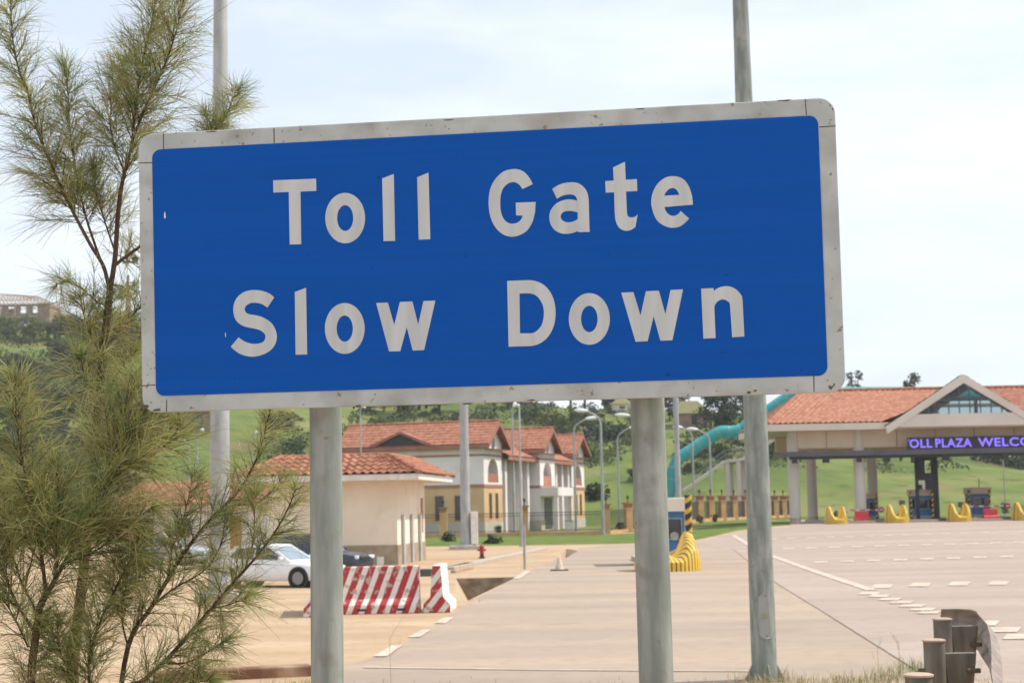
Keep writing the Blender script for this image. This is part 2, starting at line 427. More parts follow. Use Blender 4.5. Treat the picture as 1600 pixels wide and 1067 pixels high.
M_sborder = mat('aged_white_sheeting', (0.345, 0.37, 0.37), (0.46, 0.49, 0.49), scale=6, rough=0.55, spec=0.3, lo=0.25, hi=0.55, detail=9)
M_sletter = mat('white_sheeting', (0.46, 0.49, 0.505), (0.54, 0.57, 0.59), scale=4, rough=0.5, spec=0.3, stretch=(5, 1, 0.6))
M_dirt = mat('dark_grime', (0.07, 0.055, 0.035), (0.16, 0.13, 0.08), scale=20, rough=0.95)
def speckle(m, amt, col, scale=55):
    t = m.node_tree; p = t.nodes['Principled BSDF']
    src = p.inputs['Base Color'].links[0].from_socket
    mp = [n for n in t.nodes if n.type == 'MAPPING'][0]
    tc = [n for n in t.nodes if n.type == 'TEX_COORD'][0]
    v = t.nodes.new('ShaderNodeTexNoise'); v.inputs['Scale'].default_value = scale; v.inputs['Detail'].default_value = 2
    t.links.new(tc.outputs['Object'], v.inputs['Vector'])
    r = t.nodes.new('ShaderNodeValToRGB'); r.color_ramp.elements[0].position = amt; r.color_ramp.elements[1].position = amt + 0.06
    mx = t.nodes.new('ShaderNodeMix'); mx.data_type = 'RGBA'; mx.inputs[7].default_value = (*col, 1)
    t.links.new(v.outputs[0], r.inputs[0]); t.links.new(r.outputs[0], mx.inputs[0]); t.links.new(src, mx.inputs[6]); t.links.new(mx.outputs[2], p.inputs['Base Color'])
speckle(M_sborder, 0.66, (0.24, 0.21, 0.16), 40)
patches(M_sborder, 7, .50, .74, (.22, .205, .16), .55)
patches(M_galv, 9, .56, .70, (.16, .155, .125), .5)
speckle(M_sblue, 0.74, (0.006, 0.045, 0.20), 30)
speckle(M_galv, 0.69, (0.20, 0.19, 0.15), 22)
b = MB(); o_ = rrect(-SW / 2, -SH / 2, SW / 2, SH / 2, 0.055)
b.prism(o_, lambda x, z: sp(x, z, -0.030), lambda x, z: sp(x, z, 0.0))
# joints between the border strips
b.cur = 1
def seam(p, q, w=0.0035):
    A = px2s(*p); B = px2s(*q); d = Vector((B[0] - A[0], B[1] - A[1])).normalized(); nx, nz = -d.y * w / 2, d.x * w / 2
    b.quad(sp(A[0] - nx, A[1] - nz, 0.0006), sp(B[0] - nx, B[1] - nz, 0.0006), sp(B[0] + nx, B[1] + nz, 0.0006), sp(A[0] + nx, A[1] + nz, 0.0006))
for p, q in (((255.5, 209), (255.5, 234)), ((217, 255), (238, 254.5)), ((220, 603), (243, 601)), ((260.5, 624), (260, 643)), ((1258, 155.5), (1260, 180)), ((1280, 199), (1306, 197)), ((1271.5, 587), (1272, 612)), ((428, 201), (428.5, 224))): seam(p, q)
def blot(px, py, r, sx=1.0, seed=0):
    rr = random.Random(seed); cx, cz = px2s(px, py); k = 12; pts = []
    for i in range(k):
        a = 2 * math.pi * i / k; q = r * (0.45 + 0.75 * rr.random()); pts.append(sp(cx + q * sx * math.cos(a), cz + q * math.sin(a), 0.0009 + 0.00012 * (seed % 7)))
    b.add(pts, [tuple(range(k))])
for i, (px, py, r, sx) in enumerate(((1170, 613, .006, 1.3), (1180, 610.5, .0055, 1.2), (1298, 605, .009, 0.9), (1303, 601, .006, .8), (561, 634, .007, 1.8), (553, 637, .004, 1.4), (568, 638, .004, 1.3), (236, 576, .003, 1.6), (242, 575, .003, 1),
                                     (1297, 165, .005, .5), (1301, 171, .005, .5), (226, 636, .009, 2.2), (245, 640, .006, 3), (730, 631, .003, 9), (830, 625, .0028, 7), (600, 637, .0028, 6), (440, 643, .0025, 6), (1225, 157.5, .003, 9), (1000, 170.5, .0025, 9), (700, 188, .0025, 9), (330, 206, .0025, 8))):
    blot(px, py, r, sx, i)
b.build('border', [M_sborder, M_dirt], sign, bevel=0.004)
b = MB()
A, Bq, Cq, Dq = px2s(238, 235), px2s(1280, 180), px2s(1291, 583), px2s(244, 622)
bx0, bx1 = (A[0] + Dq[0]) / 2, (Bq[0] + Cq[0]) / 2; bz0, bz1 = (Cq[1] + Dq[1]) / 2, (A[1] + Bq[1]) / 2
b.prism(rrect(bx0, bz0, bx1, bz1, 0.032), lambda x, z: sp(x, z, 0.0005), lambda x, z: sp(x, z, 0.0025))
b.build('panel', M_sblue, sign)
# scratches on the blue
for pts in ([(257, 334), (258.6, 330), (259.6, 340), (258, 342.5), (256.8, 339)], [(352, 521), (353, 519), (353.6, 526), (352.6, 527)]):
    b = MB(); b.add([sp(*px2s(*p), 0.0035) for p in pts], [tuple(range(len(pts)))]); b.build('scratch', M_white, sign)

# lettering: every glyph outline, cut from 2 mm white sheeting
def Z(ox, oy, s): return lambda p: (ox + p[0] / s, oy + p[1] / s)
class GL:
    def __init__(s): s.b = MB(); s.k = 0
    def solid(s, pts, z):
        s.k += 1; q = [px2s(*z(p)) for p in pts]; h = 0.0038 + 0.00012 * (s.k % 3)
        s.b.add([sp(x, y, h) for x, y in q], [tuple(range(len(q)))])
    def strip(s, A, B, z, close=False):
        s.k += 1; n = len(A); h = 0.0038 + 0.00012 * (s.k % 3)
        vs = [sp(*px2s(*z(p)), h) for p in A] + [sp(*px2s(*z(p)), h) for p in B]
        s.b.add(vs, [(i, (i + 1) % n, n + (i + 1) % n, n + i) for i in range(n if close else n - 1)])
    def ring(s, c, r1, r2, z, c2=None):
        c2 = c2 or c; N = 48
        A = [(c[0] + r1[0] * math.cos(t), c[1] + r1[1] * math.sin(t)) for t in [2 * math.pi * i / N for i in range(N)]]
        B = [(c2[0] + r2[0] * math.cos(t), c2[1] + r2[1] * math.sin(t)) for t in [2 * math.pi * i / N for i in range(N)]]
        s.strip(A, B, z, True)
def smooth(pts, it=1, closed=False):
    for _ in range(it):
        out = [pts[0]]
        for i in range(len(pts) - 1):
            p0 = pts[max(i - 1, 0)]; p1 = pts[i]; p2 = pts[i + 1]; p3 = pts[min(i + 2, len(pts) - 1)]
            out.append(tuple((-p0[k] + 9 * p1[k] + 9 * p2[k] - p3[k]) / 16 for k in range(2))); out.append(p2)
        pts = out
    return pts
def sm(p, i, j): return p[:i] + smooth(p[i:j + 1], 2) + p[j + 1:]
S1 = Z(410, 250, 16 / 3); S2 = Z(740, 240, 7.115); S3 = Z(910, 235, 7.115); S4 = Z(350, 430, 7.115); S5 = Z(500, 430, 7.115); S6 = Z(780, 420, 7.115); S7 = Z(960, 420, 7.114)
G = GL()
G.solid([(92, 172), (450, 158), (452, 260), (320, 266), (326, 704), (230, 706), (222, 269), (94, 274)], S1)
G.ring((692, 486), (166, 210), (67, 107), S1)
G.solid([(1000, 156), (1097, 119), (1108, 676), (1011, 678)], S1); G.solid([(1291, 147), (1386, 107), (1401, 662), (1304, 666)], S1)
word = G.b.build('lettering', M_sletter, sign); word['label'] = 'word Toll in white letters'
G = GL()
G.strip(sm([(660, 343), (620, 270), (560, 205), (490, 178), (420, 178), (340, 200), (270, 255), (215, 330), (180, 420), (168, 540), (175, 640), (200, 740), (250, 830), (320, 895), (400, 925), (480, 920), (560, 885), (620, 830), (665, 740), (685, 650), (692, 540)], 0, 18),
        sm([(543, 398), (520, 360), (490, 335), (460, 322), (425, 322), (390, 335), (350, 365), (320, 410), (302, 480), (298, 550), (302, 630), (318, 690), (345, 740), (385, 772), (430, 782), (475, 775), (510, 755), (535, 725), (548, 692), (474, 690), (470, 548)], 0, 18), S2)
G.strip(smooth([(875, 397), (930, 360), (1000, 333), (1080, 322), (1150, 328), (1210, 360), (1255, 415), (1278, 490), (1283, 600), (1290, 873)]), smooth([(928, 506), (970, 480), (1020, 463), (1070, 458), (1110, 462), (1135, 480), (1148, 505), (1152, 528), (1157, 650), (1162, 876)]), S2)
G.strip(smooth([(1150, 526), (1080, 512), (1010, 518), (930, 550), (875, 605), (848, 660), (843, 720), (858, 790), (900, 850), (960, 885), (1030, 895), (1100, 886), (1165, 862)]), smooth([(1157, 657), (1100, 642), (1060, 640), (1020, 645), (990, 660), (970, 690), (970, 710), (980, 735), (1000, 752), (1030, 764), (1065, 766), (1110, 758), (1160, 730)]), S2)
G.strip(smooth([(341, 193), (348, 340), (355, 500), (360, 700), (372, 790), (400, 850), (440, 885), (490, 897), (545, 885), (590, 855)]), smooth([(474, 130), (482, 330), (488, 500), (496, 690), (505, 730), (520, 743), (545, 748), (570, 745), (595, 735), (616, 712)]), S3)
G.solid([(254, 345), (606, 322), (611, 455), (260, 474)], S3)
G.strip(sm([(1228, 605), (1222, 520), (1195, 430), (1150, 350), (1090, 305), (1010, 290), (930, 303), (860, 350), (805, 420), (770, 520), (768, 610), (790, 700), (830, 780), (890, 830), (960, 858), (1020, 862), (1080, 850), (1140, 810), (1187, 760)], 1, 18),
        sm([(1080, 600), (1078, 497), (1060, 460), (1045, 440), (1020, 425), (1000, 422), (970, 430), (945, 450), (925, 475), (912, 505), (908, 570), (912, 633), (930, 680), (955, 710), (985, 727), (1015, 731), (1045, 722), (1070, 705), (1093, 676)], 1, 18), S3)
G.solid([(905, 507), (1080, 497), (1226, 560), (1228, 607), (905, 634)], S3)
word = G.b.build('lettering', M_sletter, sign); word['label'] = 'word Gate in white letters'
G = GL()
G.strip(smooth([(562, 248), (510, 205), (430, 175), (340, 165), (250, 178), (170, 225), (120, 300), (106, 380), (118, 460), (155, 525), (230, 570), (330, 592), (400, 610), (445, 640), (460, 664), (464, 690), (450, 730), (410, 755), (330, 763), (260, 748), (205, 720), (166, 690)]),
        smooth([(486, 362), (440, 330), (390, 312), (330, 307), (290, 315), (255, 335), (238, 360), (234, 385), (240, 405), (260, 425), (300, 437), (370, 448), (450, 475), (530, 530), (575, 605), (592, 685), (572, 770), (510, 845), (400, 895), (290, 905), (170, 870), (78, 795)]), S4)
G.solid([(790, 188), (916, 140), (928, 881), (799, 884)], S4)
G.ring((278, 592), (221, 282), (90, 145), S5, (278, 594))
G.solid([(627, 310), (757, 305), (828, 555), (890, 298), (1030, 292), (1093, 548), (1153, 288), (1285, 283), (1160, 833), (1033, 838), (967, 578), (895, 845), (770, 847)], S5)
word = G.b.build('lettering', M_sletter, sign); word['label'] = 'word Slow in white letters'
G = GL()
G.strip(sm([(106, 866), (240, 862), (340, 860), (420, 845), (500, 800), (570, 720), (615, 610), (628, 490), (615, 370), (575, 270), (510, 190), (430, 145), (350, 127), (240, 130), (90, 136)], 2, 12),
        sm([(233, 717), (260, 717), (335, 717), (380, 712), (430, 680), (470, 630), (490, 570), (498, 490), (490, 420), (470, 370), (435, 320), (395, 290), (350, 275), (300, 274), (227, 276)], 2, 12), S6, True)
G.ring((1003, 558), (228, 287), (92, 146), S6)
G.solid([(77, 266), (212, 260), (291, 520), (350, 250), (495, 244), (567, 505), (624, 236), (763, 229), (645, 795), (512, 800), (437, 530), (370, 805), (236, 812)], S7)
G.strip(smooth([(1104, 248), (1150, 215), (1210, 197), (1270, 195), (1330, 215), (1380, 255), (1412, 300), (1425, 360), (1444, 753)]), smooth([(1112, 430), (1120, 400), (1140, 370), (1170, 350), (1200, 341), (1235, 347), (1265, 370), (1285, 405), (1308, 762)]), S7)
G.solid([(964, 222), (1102, 215), (1125, 770), (989, 777)], S7)
word = G.b.build('lettering', M_sletter, sign); word['label'] = 'word Down in white letters'
for pxa, pya, rad in ((510.5, 860, 0.0585), (1019.5, 850, 0.0605)):
    c = at(pxa, pya, 5.60 if pxa < 800 else 5.45) - sgn_base; g0 = -0.35
    b = MB(); top = 2.62
    b.tube([(c.x, c.y + 0.0, g0), (c.x, c.y, 1.0), (c.x - 0.004, c.y + 0.02, top)], rad, 40)
    # longitudinal weld seam facing the road
    th = R(250); b.cur = 1
    pst = b.build('post', [M_galv, M_dirt], sign, smooth=True)
    k = MB()
    k.lathe([(rad + 0.004, -0.03), (rad + 0.006, 0), (rad + 0.004, 0.03)], (c.x, c.y + 0.005, 2.4), 28)
    k.build('clamp', M_galv, sign)

# ------------------------------------------------------------------ tall lamp post right of the sign, with its hatch
lp_b = gnd(1195, 1062); LY = lp_b.y
lpost = thing('lamp_post', 'grey steel pole with oval access hatch, in dry grass right of the sign', 'lamp post', lp_b)
b = MB(); rb = 39 / 2 / F * LY * 1.0; rt = 33 / 2 / F * LY * 0.78
b.tube([(0, 0, -0.2), (0, 0, 0.1), (0, 0, 3.0), (0, 0, 11.0)], [rb, rb, rb * 0.95, rt * 0.82], 40)
b.build('pole', M_galv, lpost, smooth=True)
b = MB(); h0, h1 = (1062 - 998) / F * LY, (1062 - 929) / F * LY
hw = 10.5 / F * LY; front = -rb
def hatch(off):
    pts = []
    for k in range(9): a = R(180 * k / 8); pts.append((hw * math.cos(a), h1 - hw + hw * math.sin(a)))
    for k in range(9): a = R(180 + 180 * k / 8); pts.append((hw * math.cos(a), h0 + hw + hw * math.sin(a)))
    return pts
ang = R(-86)
def hm_(off): return lambda x, z: (math.cos(ang + x / rb * 0.9) * (rb + off), math.sin(ang + x / rb * 0.9) * (rb + off), z)
b.prism(hatch(0), hm_(-0.01), hm_(0.034)); ht = b.build('hatch_cover', mat('hatch_paint', (.28, .29, .27), (.34, .345, .32), scale=6, rough=.6), lpost)
for zz in (h1 - 0.035, h0 + 0.035): b = MB(); b.tube([hm_(0.03)(0.004, zz), hm_(0.041)(0.004, zz)], 0.008, 8); b.build('bolt', M_dirt, ht)
b = MB(); zc_ = (h0 + h1) / 2 - 0.01; b.prism([(-0.035, zc_ - 0.022), (0.03, zc_ - 0.022), (0.03, zc_ + 0.022), (-0.03, zc_ + 0.028)], hm_(0.0345), hm_(0.0355)); b.build('sticker', mat('faded_yellow_sticker', (0.36, 0.34, 0.12), (0.24, 0.25, 0.17), scale=40, rough=0.7), ht)
b = MB()
for a in (0, 90, 180, 270):
    ca, sa = math.cos(R(a + 10)), math.sin(R(a + 10))
    b.prism([(rb * 0.9, 0.0), (rb + 0.11, 0.0), (rb * 0.98, 0.22)], lambda r_, z, ca=ca, sa=sa: (r_ * ca - 0.008 * sa, r_ * sa + 0.008 * ca, z), lambda r_, z, ca=ca, sa=sa: (r_ * ca + 0.008 * sa, r_ * sa - 0.008 * ca, z))
b.box((0, 0, 0.0), (0.46, 0.46, 0.03)); b.build('base_plate', M_galv, lpost)
b = MB(); b.tube([(0, 0, 11.0), (0, -0.3, 11.5), (0, -1.2, 11.8)], 0.045, 12); b.build('arm', M_galv2, lpost, smooth=True)
b = MB(); b.box((0, -1.45, 11.8), (0.26, 0.7, 0.12)); b.build('lamp_head', M_galv2, lpost, bevel=0.04)

# ------------------------------------------------------------------ crash barrier at the lower right
gr_ps = [at(1435, 1053, 8.0), at(1459, 999, 10.2), at(1472, 966, 12.0)]
ex = at(1395, 1150, 6.0); gr_all = [ex] + gr_ps
g0 = Vector((gr_ps[1].x, gr_ps[1].y, 0.6))
rail = thing('crash_barrier', 'steel crash barrier with round posts and bent end plate at grassy road edge', 'crash barrier', g0)
M_gr = mat('weathered_steel', (0.10, 0.09, 0.072), (0.20, 0.18, 0.145), scale=6, rough=0.7, c3=(0.145, 0.13, 0.105), stretch=(2, 2, 0.5), bump=0.05)
M_rust = mat('dusty_rust', (0.36, 0.26, 0.20), (0.45, 0.34, 0.26), scale=10, rough=0.9)
for i, p in enumerate(gr_all):
    q = p - g0; b = MB(); b.tube([(q.x, q.y, -0.4), (q.x, q.y, q.z - 0.012)], 0.069, 28); po = b.build('post', M_gr, rail, smooth=True)
    b = MB(); b.lathe([(0.070, -0.012), (0.076, -0.008), (0.076, 0.0), (0.06, 0.005)], tuple(q), 28); b.build('cap', M_rust, po, smooth=True)
    b = MB(); zt = q.z - 0.09 if i < 3 else q.z - 0.06
    b.prism([(0.06, zt), (0.27, zt), (0.225, zt - 0.34), (0.095, zt - 0.34)], lambda x, z: (q.x + x, q.y - 0.015, z), lambda x, z: (q.x + x, q.y + 0.07, z))
    b.build('spacer', M_gr, rail)
# W beam: profile offset to the road side (right), swept along the posts and curled at the far end
prof = [(0.0, 0.155), (0.012, 0.14), (0.06, 0.105), (0.075, 0.085), (0.06, 0.06), (0.012, 0.015), (0.0, 0.0), (0.012, -0.015), (0.06, -0.06), (0.075, -0.085), (0.06, -0.105), (0.012, -0.14), (0.0, -0.155)]
path = [Vector((x, y, 0)) for x, y in ((1.72, 5.6), (1.96, 6.4), (2.42, 8), (2.79, 9.2), (3.09, 10.2), (3.345, 11.1), (3.57, 12.05), (3.67, 12.45), (3.69, 12.66), (3.60, 12.76), (3.47, 12.74))]
zb = gr_ps[1].z - 0.6 - 0.135
vs = []; nP = len(prof)
for i, p in enumerate(path):
    d = (path[min(i + 1, len(path) - 1)] - path[max(i - 1, 0)]).normalized(); nn = Vector((d.y, -d.x, 0))
    fl = 1.0 - 0.6 * ss(8, 10, i)
    for o_, z in prof:
        q = p + nn * (o_ * fl * .7); vs.append((q.x - g0.x, q.y - g0.y, zb + z))
b = MB(); b.add(vs, [(i * nP + k, i * nP + k + 1, (i + 1) * nP + k + 1, (i + 1) * nP + k) for i in range(len(path) - 1) for k in range(nP - 1)])
for i, q in enumerate(gr_ps):
    k = MB(); k.tube([(q.x - g0.x + .20, q.y - g0.y - .03, q.z - g0.z - .2), (q.x - g0.x + .285, q.y - g0.y - .03, q.z - g0.z - .2)], .016, 8); k.build('bolt', M_dirt, rail); k = MB(); k.tube([(q.x - g0.x - .11, q.y - g0.y, q.z - g0.z - .2), (q.x - g0.x - .05, q.y - g0.y, q.z - g0.z - .2)], .02, 6); k.build('bolt', M_dirt, rail)
bo = b.build('beam', mat('galvanised_beam', (0.19, 0.155, 0.125), (0.31, 0.26, 0.215), scale=5, rough=0.65, stretch=(1, 1, 3), c3=(0.25, 0.205, 0.17)), rail, smooth=True)
sd = bo.modifiers.new('thick', 'SOLIDIFY'); sd.thickness = 0.004; sd.offset = 0

# ------------------------------------------------------------------ grass and weeds on the verge
M_dry = leaf_mat('dry_grass', (0.34, 0.255, 0.13), (0.47, 0.38, 0.22), scale=3, trans=0.25)
M_grn = leaf_mat('verge_grass', (0.10, 0.15, 0.035), (0.19, 0.21, 0.07), scale=3, trans=0.3)
gb = MB()
def blade(p, h, lean, w, cur):
    a = random.uniform(0, 6.283); l = random.uniform(0.2, 1) * lean; dx, dy = math.cos(a), math.sin(a)
    wx, wy = -dy * w / 2, dx * w / 2; pts = []
    for t, s in ((0, 1), (0.5, 0.8), (1, 0.05)):
        c = (p[0] + dx * l * t * t, p[1] + dy * l * t * t, p[2] + h * (t - 0.35 * t * t * (l / max(h, .01))))
        pts += [(c[0] - wx * s, c[1] - wy * s, c[2]), (c[0] + wx * s, c[1] + wy * s, c[2])]
    gb.cur = cur; gb.add(pts, [(0, 1, 3, 2), (2, 3, 5, 4)])
def tuft(px, py, n, spread, h, dryp):
    c = gnd(px, py)
    for _ in range(n):
        x = c.x + random.gauss(0, spread); y = c.y + random.gauss(0, spread * 1.3)
        blade((x, y, T(x, y) - 0.01), h * random.uniform(0.4, 1.1), h * 0.9, random.uniform(0.004, 0.009), 0 if random.random() < dryp else 1)
for px, py, n, s, h, dp in ((1175, 1068, 130, .16, .22, .75), (1215, 1066, 150, .20, .26, .85), (1250, 1068, 110, .2, .18, .8), (1285, 1068, 120, .2, .16, .6), (1320, 1068, 140, .2, .17, .5), (1355, 1066, 160, .22, .2, .35), (1390, 1063, 170, .22, .2, .35), (1420, 1056, 190, .22, .24, .3), (1440, 1045, 120, .15, .26, .25), (1500, 1050, 90, .12, .30, .2), (1490, 1030, 40, .08, .25, .25), (1540, 1066, 60, .1, .12, .7),
                            (425, 959, 60, .5, .12, .4), (460, 952, 40, .6, .12, .5), (405, 962, 40, .5, .12, .5), (745, 940, 30, .3, .12, .5), (470, 1068, 60, .10, .14, .7), (440, 1068, 50, .14, .12, .5), (560, 1072, 60, .3, .12, .8), (700, 1075, 50, .5, .1, .9), (960, 1072, 40, .3, .1, .9), (1100, 1072, 70, .3, .12, .8)):
    tuft(px, py, n, s, h, dp)
for _ in range(2600):                                  # thin cover over the near shoulder, below the frame too
    x = random.uniform(-5, 7); y = random.uniform(9, 15.0)
    if abs(x - 3) < 6: blade((x, y, T(x, y) - 0.01), random.uniform(.04, .14), .1, .006, 0 if random.random() < .7 else 1)
tag(gb.build('verge_grass', [M_dry, M_grn]), 'dry and green grass blades growing along the near road shoulder', 'grass', kind='stuff')
# wiry weed stalks
def weed(px, py, h, label, seed):
    rr = random.Random(seed); c = gnd(px, py); b = MB()
    def br(p, d, l, r, dep):
        q = p + d * l; mid = (p + q) / 2 + Vector((rr.uniform(-1, 1), rr.uniform(-1, 1), 0)) * l * 0.06
        b.tube([p, mid, q], [r, r * .8, r * .55], 4, cap=False)
        if dep:
            for _ in range(3):
                t = rr.uniform(.35, 1); s = p + (q - p) * t
                br(s, (d + Vector((rr.uniform(-1, 1), rr.uniform(-.5, .5), rr.uniform(-.1, .5))) * 0.9).normalized(), l * rr.uniform(.3, .5), r * .5, dep - 1)
    br(Vector((0, 0, 0)), Vector((rr.uniform(-.06, .06), 0, 1)).normalized(), h, 0.0035, 3)
    o = b.build('weed_stalk', M_dry); o.location = c; tag(o, label, 'weed')
weed(611, 1069, 0.62, 'thin dry weed stalk rising beside the left sign post near the dashed line', 3)
weed(1372, 1060, 0.42, 'wiry brown weed stalk in the grass between lamp post and crash barrier', 5)
weed(1407, 1056, 0.46, 'tallest wiry weed close beside the crash barrier post', 9)

# ------------------------------------------------------------------ needle trees at the left
M_n1 = leaf_mat('needle_olive', (0.25, 0.26, 0.085), (0.46, 0.44, 0.17), scale=5, trans=0.42)
M_n2 = leaf_mat('needle_green', (0.12, 0.165, 0.06), (0.25, 0.30, 0.11), scale=5, trans=0.42)
M_n3 = leaf_mat('needle_tan', (0.32, 0.26, 0.12), (0.46, 0.38, 0.20), scale=5, trans=0.42)
def catmull(P, k=6):
    out = []
    for i in range(len(P) - 1):
        p0, p1, p2, p3 = P[max(i - 1, 0)], P[i], P[i + 1], P[min(i + 2, len(P) - 1)]
        for j in range(k):
            t = j / k; out.append(0.5 * ((2 * p1) + (p2 - p0) * t + (2 * p0 - 5 * p1 + 4 * p2 - p3) * t * t + (3 * p1 - p0 - 3 * p2 + p3) * t ** 3))
    out.append(P[-1]); return out
def needle_tree(label, base, branches, seed, fill=1.0, name='needle_tree'):
    """branches: (pixel polyline, depth0, depth1, r0, r1, brush length, density, start fraction)"""
    rr = np.random.default_rng(seed)
    root = thing(name, label, 'tree', base)
    tb = MB(); V = []; FA = []; MI = []; nv = 0
    def needles(p, d, L, n, mats):
        """n needles along a twig from p in direction d of length L"""
        nonlocal nv
        t = rr.random(n) ** 0.85
        a = rr.random(n) * 6.283
        ref = np.array([0.0, 0, 1]) if abs(d[2]) < .9 else np.array([1.0, 0, 0])
        u = np.cross(d, ref); u /= np.linalg.norm(u); v = np.cross(u, d)
        spread = rr.uniform(0.15, 0.95, n)
        rad = np.cos(a)[:, None] * u + np.sin(a)[:, None] * v
        dirn = d[None] * np.cos(spread)[:, None] + rad * np.sin(spread)[:, None]
        nl = rr.uniform(0.085, 0.205, n) * (0.7 + 0.3 * min(1, L / 0.25))
        st = p[None] + d[None] * (L * t)[:, None]
        droop = np.zeros((n, 3)); droop[:, 2] = -rr.uniform(-0.05, 0.42, n); droop[:, :2] = rr.normal(size=(n, 2)) * .16
        mid = st + dirn * (nl * 0.5)[:, None] + droop * (nl * 0.22)[:, None]
        end = st + dirn * (nl)[:, None] + droop * (nl * 0.85)[:, None]
        w = rr.uniform(0.0008, 0.0014, n)
        sd = np.cross(dirn, rr.normal(size=(n, 3))); sd /= np.linalg.norm(sd, axis=1)[:, None]; sd = sd * w[:, None]
        q = np.stack([st - sd, st + sd, mid - sd * .9, mid + sd * .9, end - sd * .35, end + sd * .35], 1).reshape(-1, 3)
        V.append(q); i = nv + 6 * np.arange(n)
        FA.append(np.stack([np.stack([i, i + 1, i + 3, i + 2], 1), np.stack([i + 2, i + 3, i + 5, i + 4], 1)], 1).reshape(-1, 4))
        MI.append(np.repeat(mats, 2)); nv += 6 * n
    for pts, d0, d1, r0, r1, bl, dens, sf in branches:
        K = len(pts)
        P = [at(px, py, d0 + (d1 - d0) * i / (K - 1)) - base for i, (px, py) in enumerate(pts)]
        C = catmull(P, 5); N = len(C)
        rads = [r0 + (r1 - r0) * i / (N - 1) for i in range(N)]
        tb.tube(C, rads, 8)
        cum = [0]
        for p, q in zip(C, C[1:]): cum.append(cum[-1] + (q - p).length)
        tot = cum[-1]; k = int(tot * dens * fill)
        for j in range(k):
            s = sf + (1 - sf) * (j + rr.random()) / k
            dist = s * tot; i = max(0, min(N - 2, int(np.searchsorted(cum, dist)) - 1)); t = (dist - cum[i]) / max(1e-6, cum[i + 1] - cum[i])
            p = C[i] + (C[i + 1] - C[i]) * t; d = (C[i + 1] - C[i]).normalized()
            a = rr.random() * 6.283; e = R(rr.uniform(24, 76))
            ref = Vector((0, 1, 0)) if abs(d.y) < .9 else Vector((1, 0, 0))
            u = d.cross(ref).normalized(); v = d.cross(u)
            td = (d * math.cos(e) + (u * math.cos(a) + v * math.sin(a)) * math.sin(e) + Vector((0, 0, 0.12))).normalized()
            taper = (1 - s) ** 0.55 * 0.85 + 0.15
            Lt = bl * taper * rr.uniform(0.45, 1.1)
            tb.tube([p, p + td * Lt * .5, p + td * Lt * .92 + Vector((0, 0, -0.03 * Lt))], [0.0022, 0.0016, 0.0008], 4, cap=False)
            kind = rr.random(); n = int(12 + 80 * Lt)
            base_m = 0 if kind < .5 else (1 if kind < .88 else 2)
            mm = np.where(rr.random(n) < .72, base_m, rr.integers(0, 3, n))
            needles(np.array(p), np.array(td), Lt, n, mm)
        needles(np.array(C[-3]), np.array((C[-1] - C[-3]).normalized()), (C[-1] - C[-3]).length, 40, rr.integers(0, 2, 40))
    tr = tb.build('trunk', M_bark, root, smooth='all')
    V = np.concatenate(V); FA = np.concatenate(FA); MI = np.concatenate(MI)
    me = bpy.data.meshes.new('needles'); me.from_pydata(V.tolist(), [], FA.tolist())
    for q in (M_n1, M_n2, M_n3): me.materials.append(q)
    me.polygons.foreach_set('material_index', MI.astype(np.int32)); me.update()
    o = bpy.data.objects.new('needles', me); COL.objects.link(o); o.parent = root
    return root, len(FA)
tall = [
    ([(112, 1330), (112, 1080), (118, 1000), (135, 850), (150, 680), (160, 560), (172, 455)], 7.2, 7.2, .030, .017, .30, 34, .30),
    ([(172, 460), (162, 417), (140, 380), (107, 317), (82, 262), (57, 200), (42, 140), (30, 112), (20, 62), (17, 10), (14, -45)], 7.2, 7.0, .010, .0022, .26, 74, .22),
    ([(162, 420), (150, 387), (135, 342), (125, 300), (117, 262), (110, 212), (107, 162), (104, 108)], 7.2, 7.35, .007, .0015, .26, 80, .22),
    ([(172, 455), (180, 400), (184, 340), (190, 290), (197, 262), (207, 220), (210, 175), (215, 140), (225, 87), (237, 37), (248, -30), (252, -80)], 7.2, 7.15, .013, .0025, .30, 84, .30),
    ([(205, 225), (222, 180), (240, 140), (258, 100), (272, 60), (283, 20), (292, -40)], 7.15, 6.95, .007, .002, .27, 84, .12),
    ([(195, 270), (178, 225), (172, 180), (185, 130), (192, 95)], 7.15, 7.4, .005, .0015, .24, 86, .2),
    ([(178, 415), (205, 395), (235, 370), (280, 300), (318, 235), (345, 195), (360, 165), (371, 138)], 7.2, 7.3, .008, .0015, .16, 60, .5),
    ([(340, 300), (333, 240), (326, 205), (322, 180)], 7.3, 7.3, .004, .0012, .10, 60, .4),
    ([(182, 400), (165, 350), (150, 300), (148, 260)], 7.2, 7.4, .005, .0015, .25, 76, .2),
    ([(170, 480), (150, 470), (120, 445), (100, 440), (86, 448)], 7.2, 7.0, .004, .001, .20, 36, .2),
    ([(160, 560), (140, 520), (130, 490), (126, 462)], 7.2, 7.1, .005, .0015, .24, 80, .1),
    ([(156, 620), (140, 600), (130, 580), (127, 555)], 7.2, 7.0, .005, .0015, .24, 80, .1),
    ([(165, 540), (190, 515), (210, 490), (235, 455)], 7.2, 7.5, .006, .002, .26, 76, .1),
    ([(158, 640), (180, 590), (205, 550), (235, 520)], 7.2, 7.5, .006, .002, .26, 80, .1),
    ([(176, 420), (200, 400), (222, 385)], 7.2, 7.5, .004, .0015, .18, 40, .2),
]
nt1 = needle_tree('tallest feathery needle tree, its bare forked trunk rising beside the left edge of the sign', at(112, 1330, 7.2), tall, 11, 1.12)
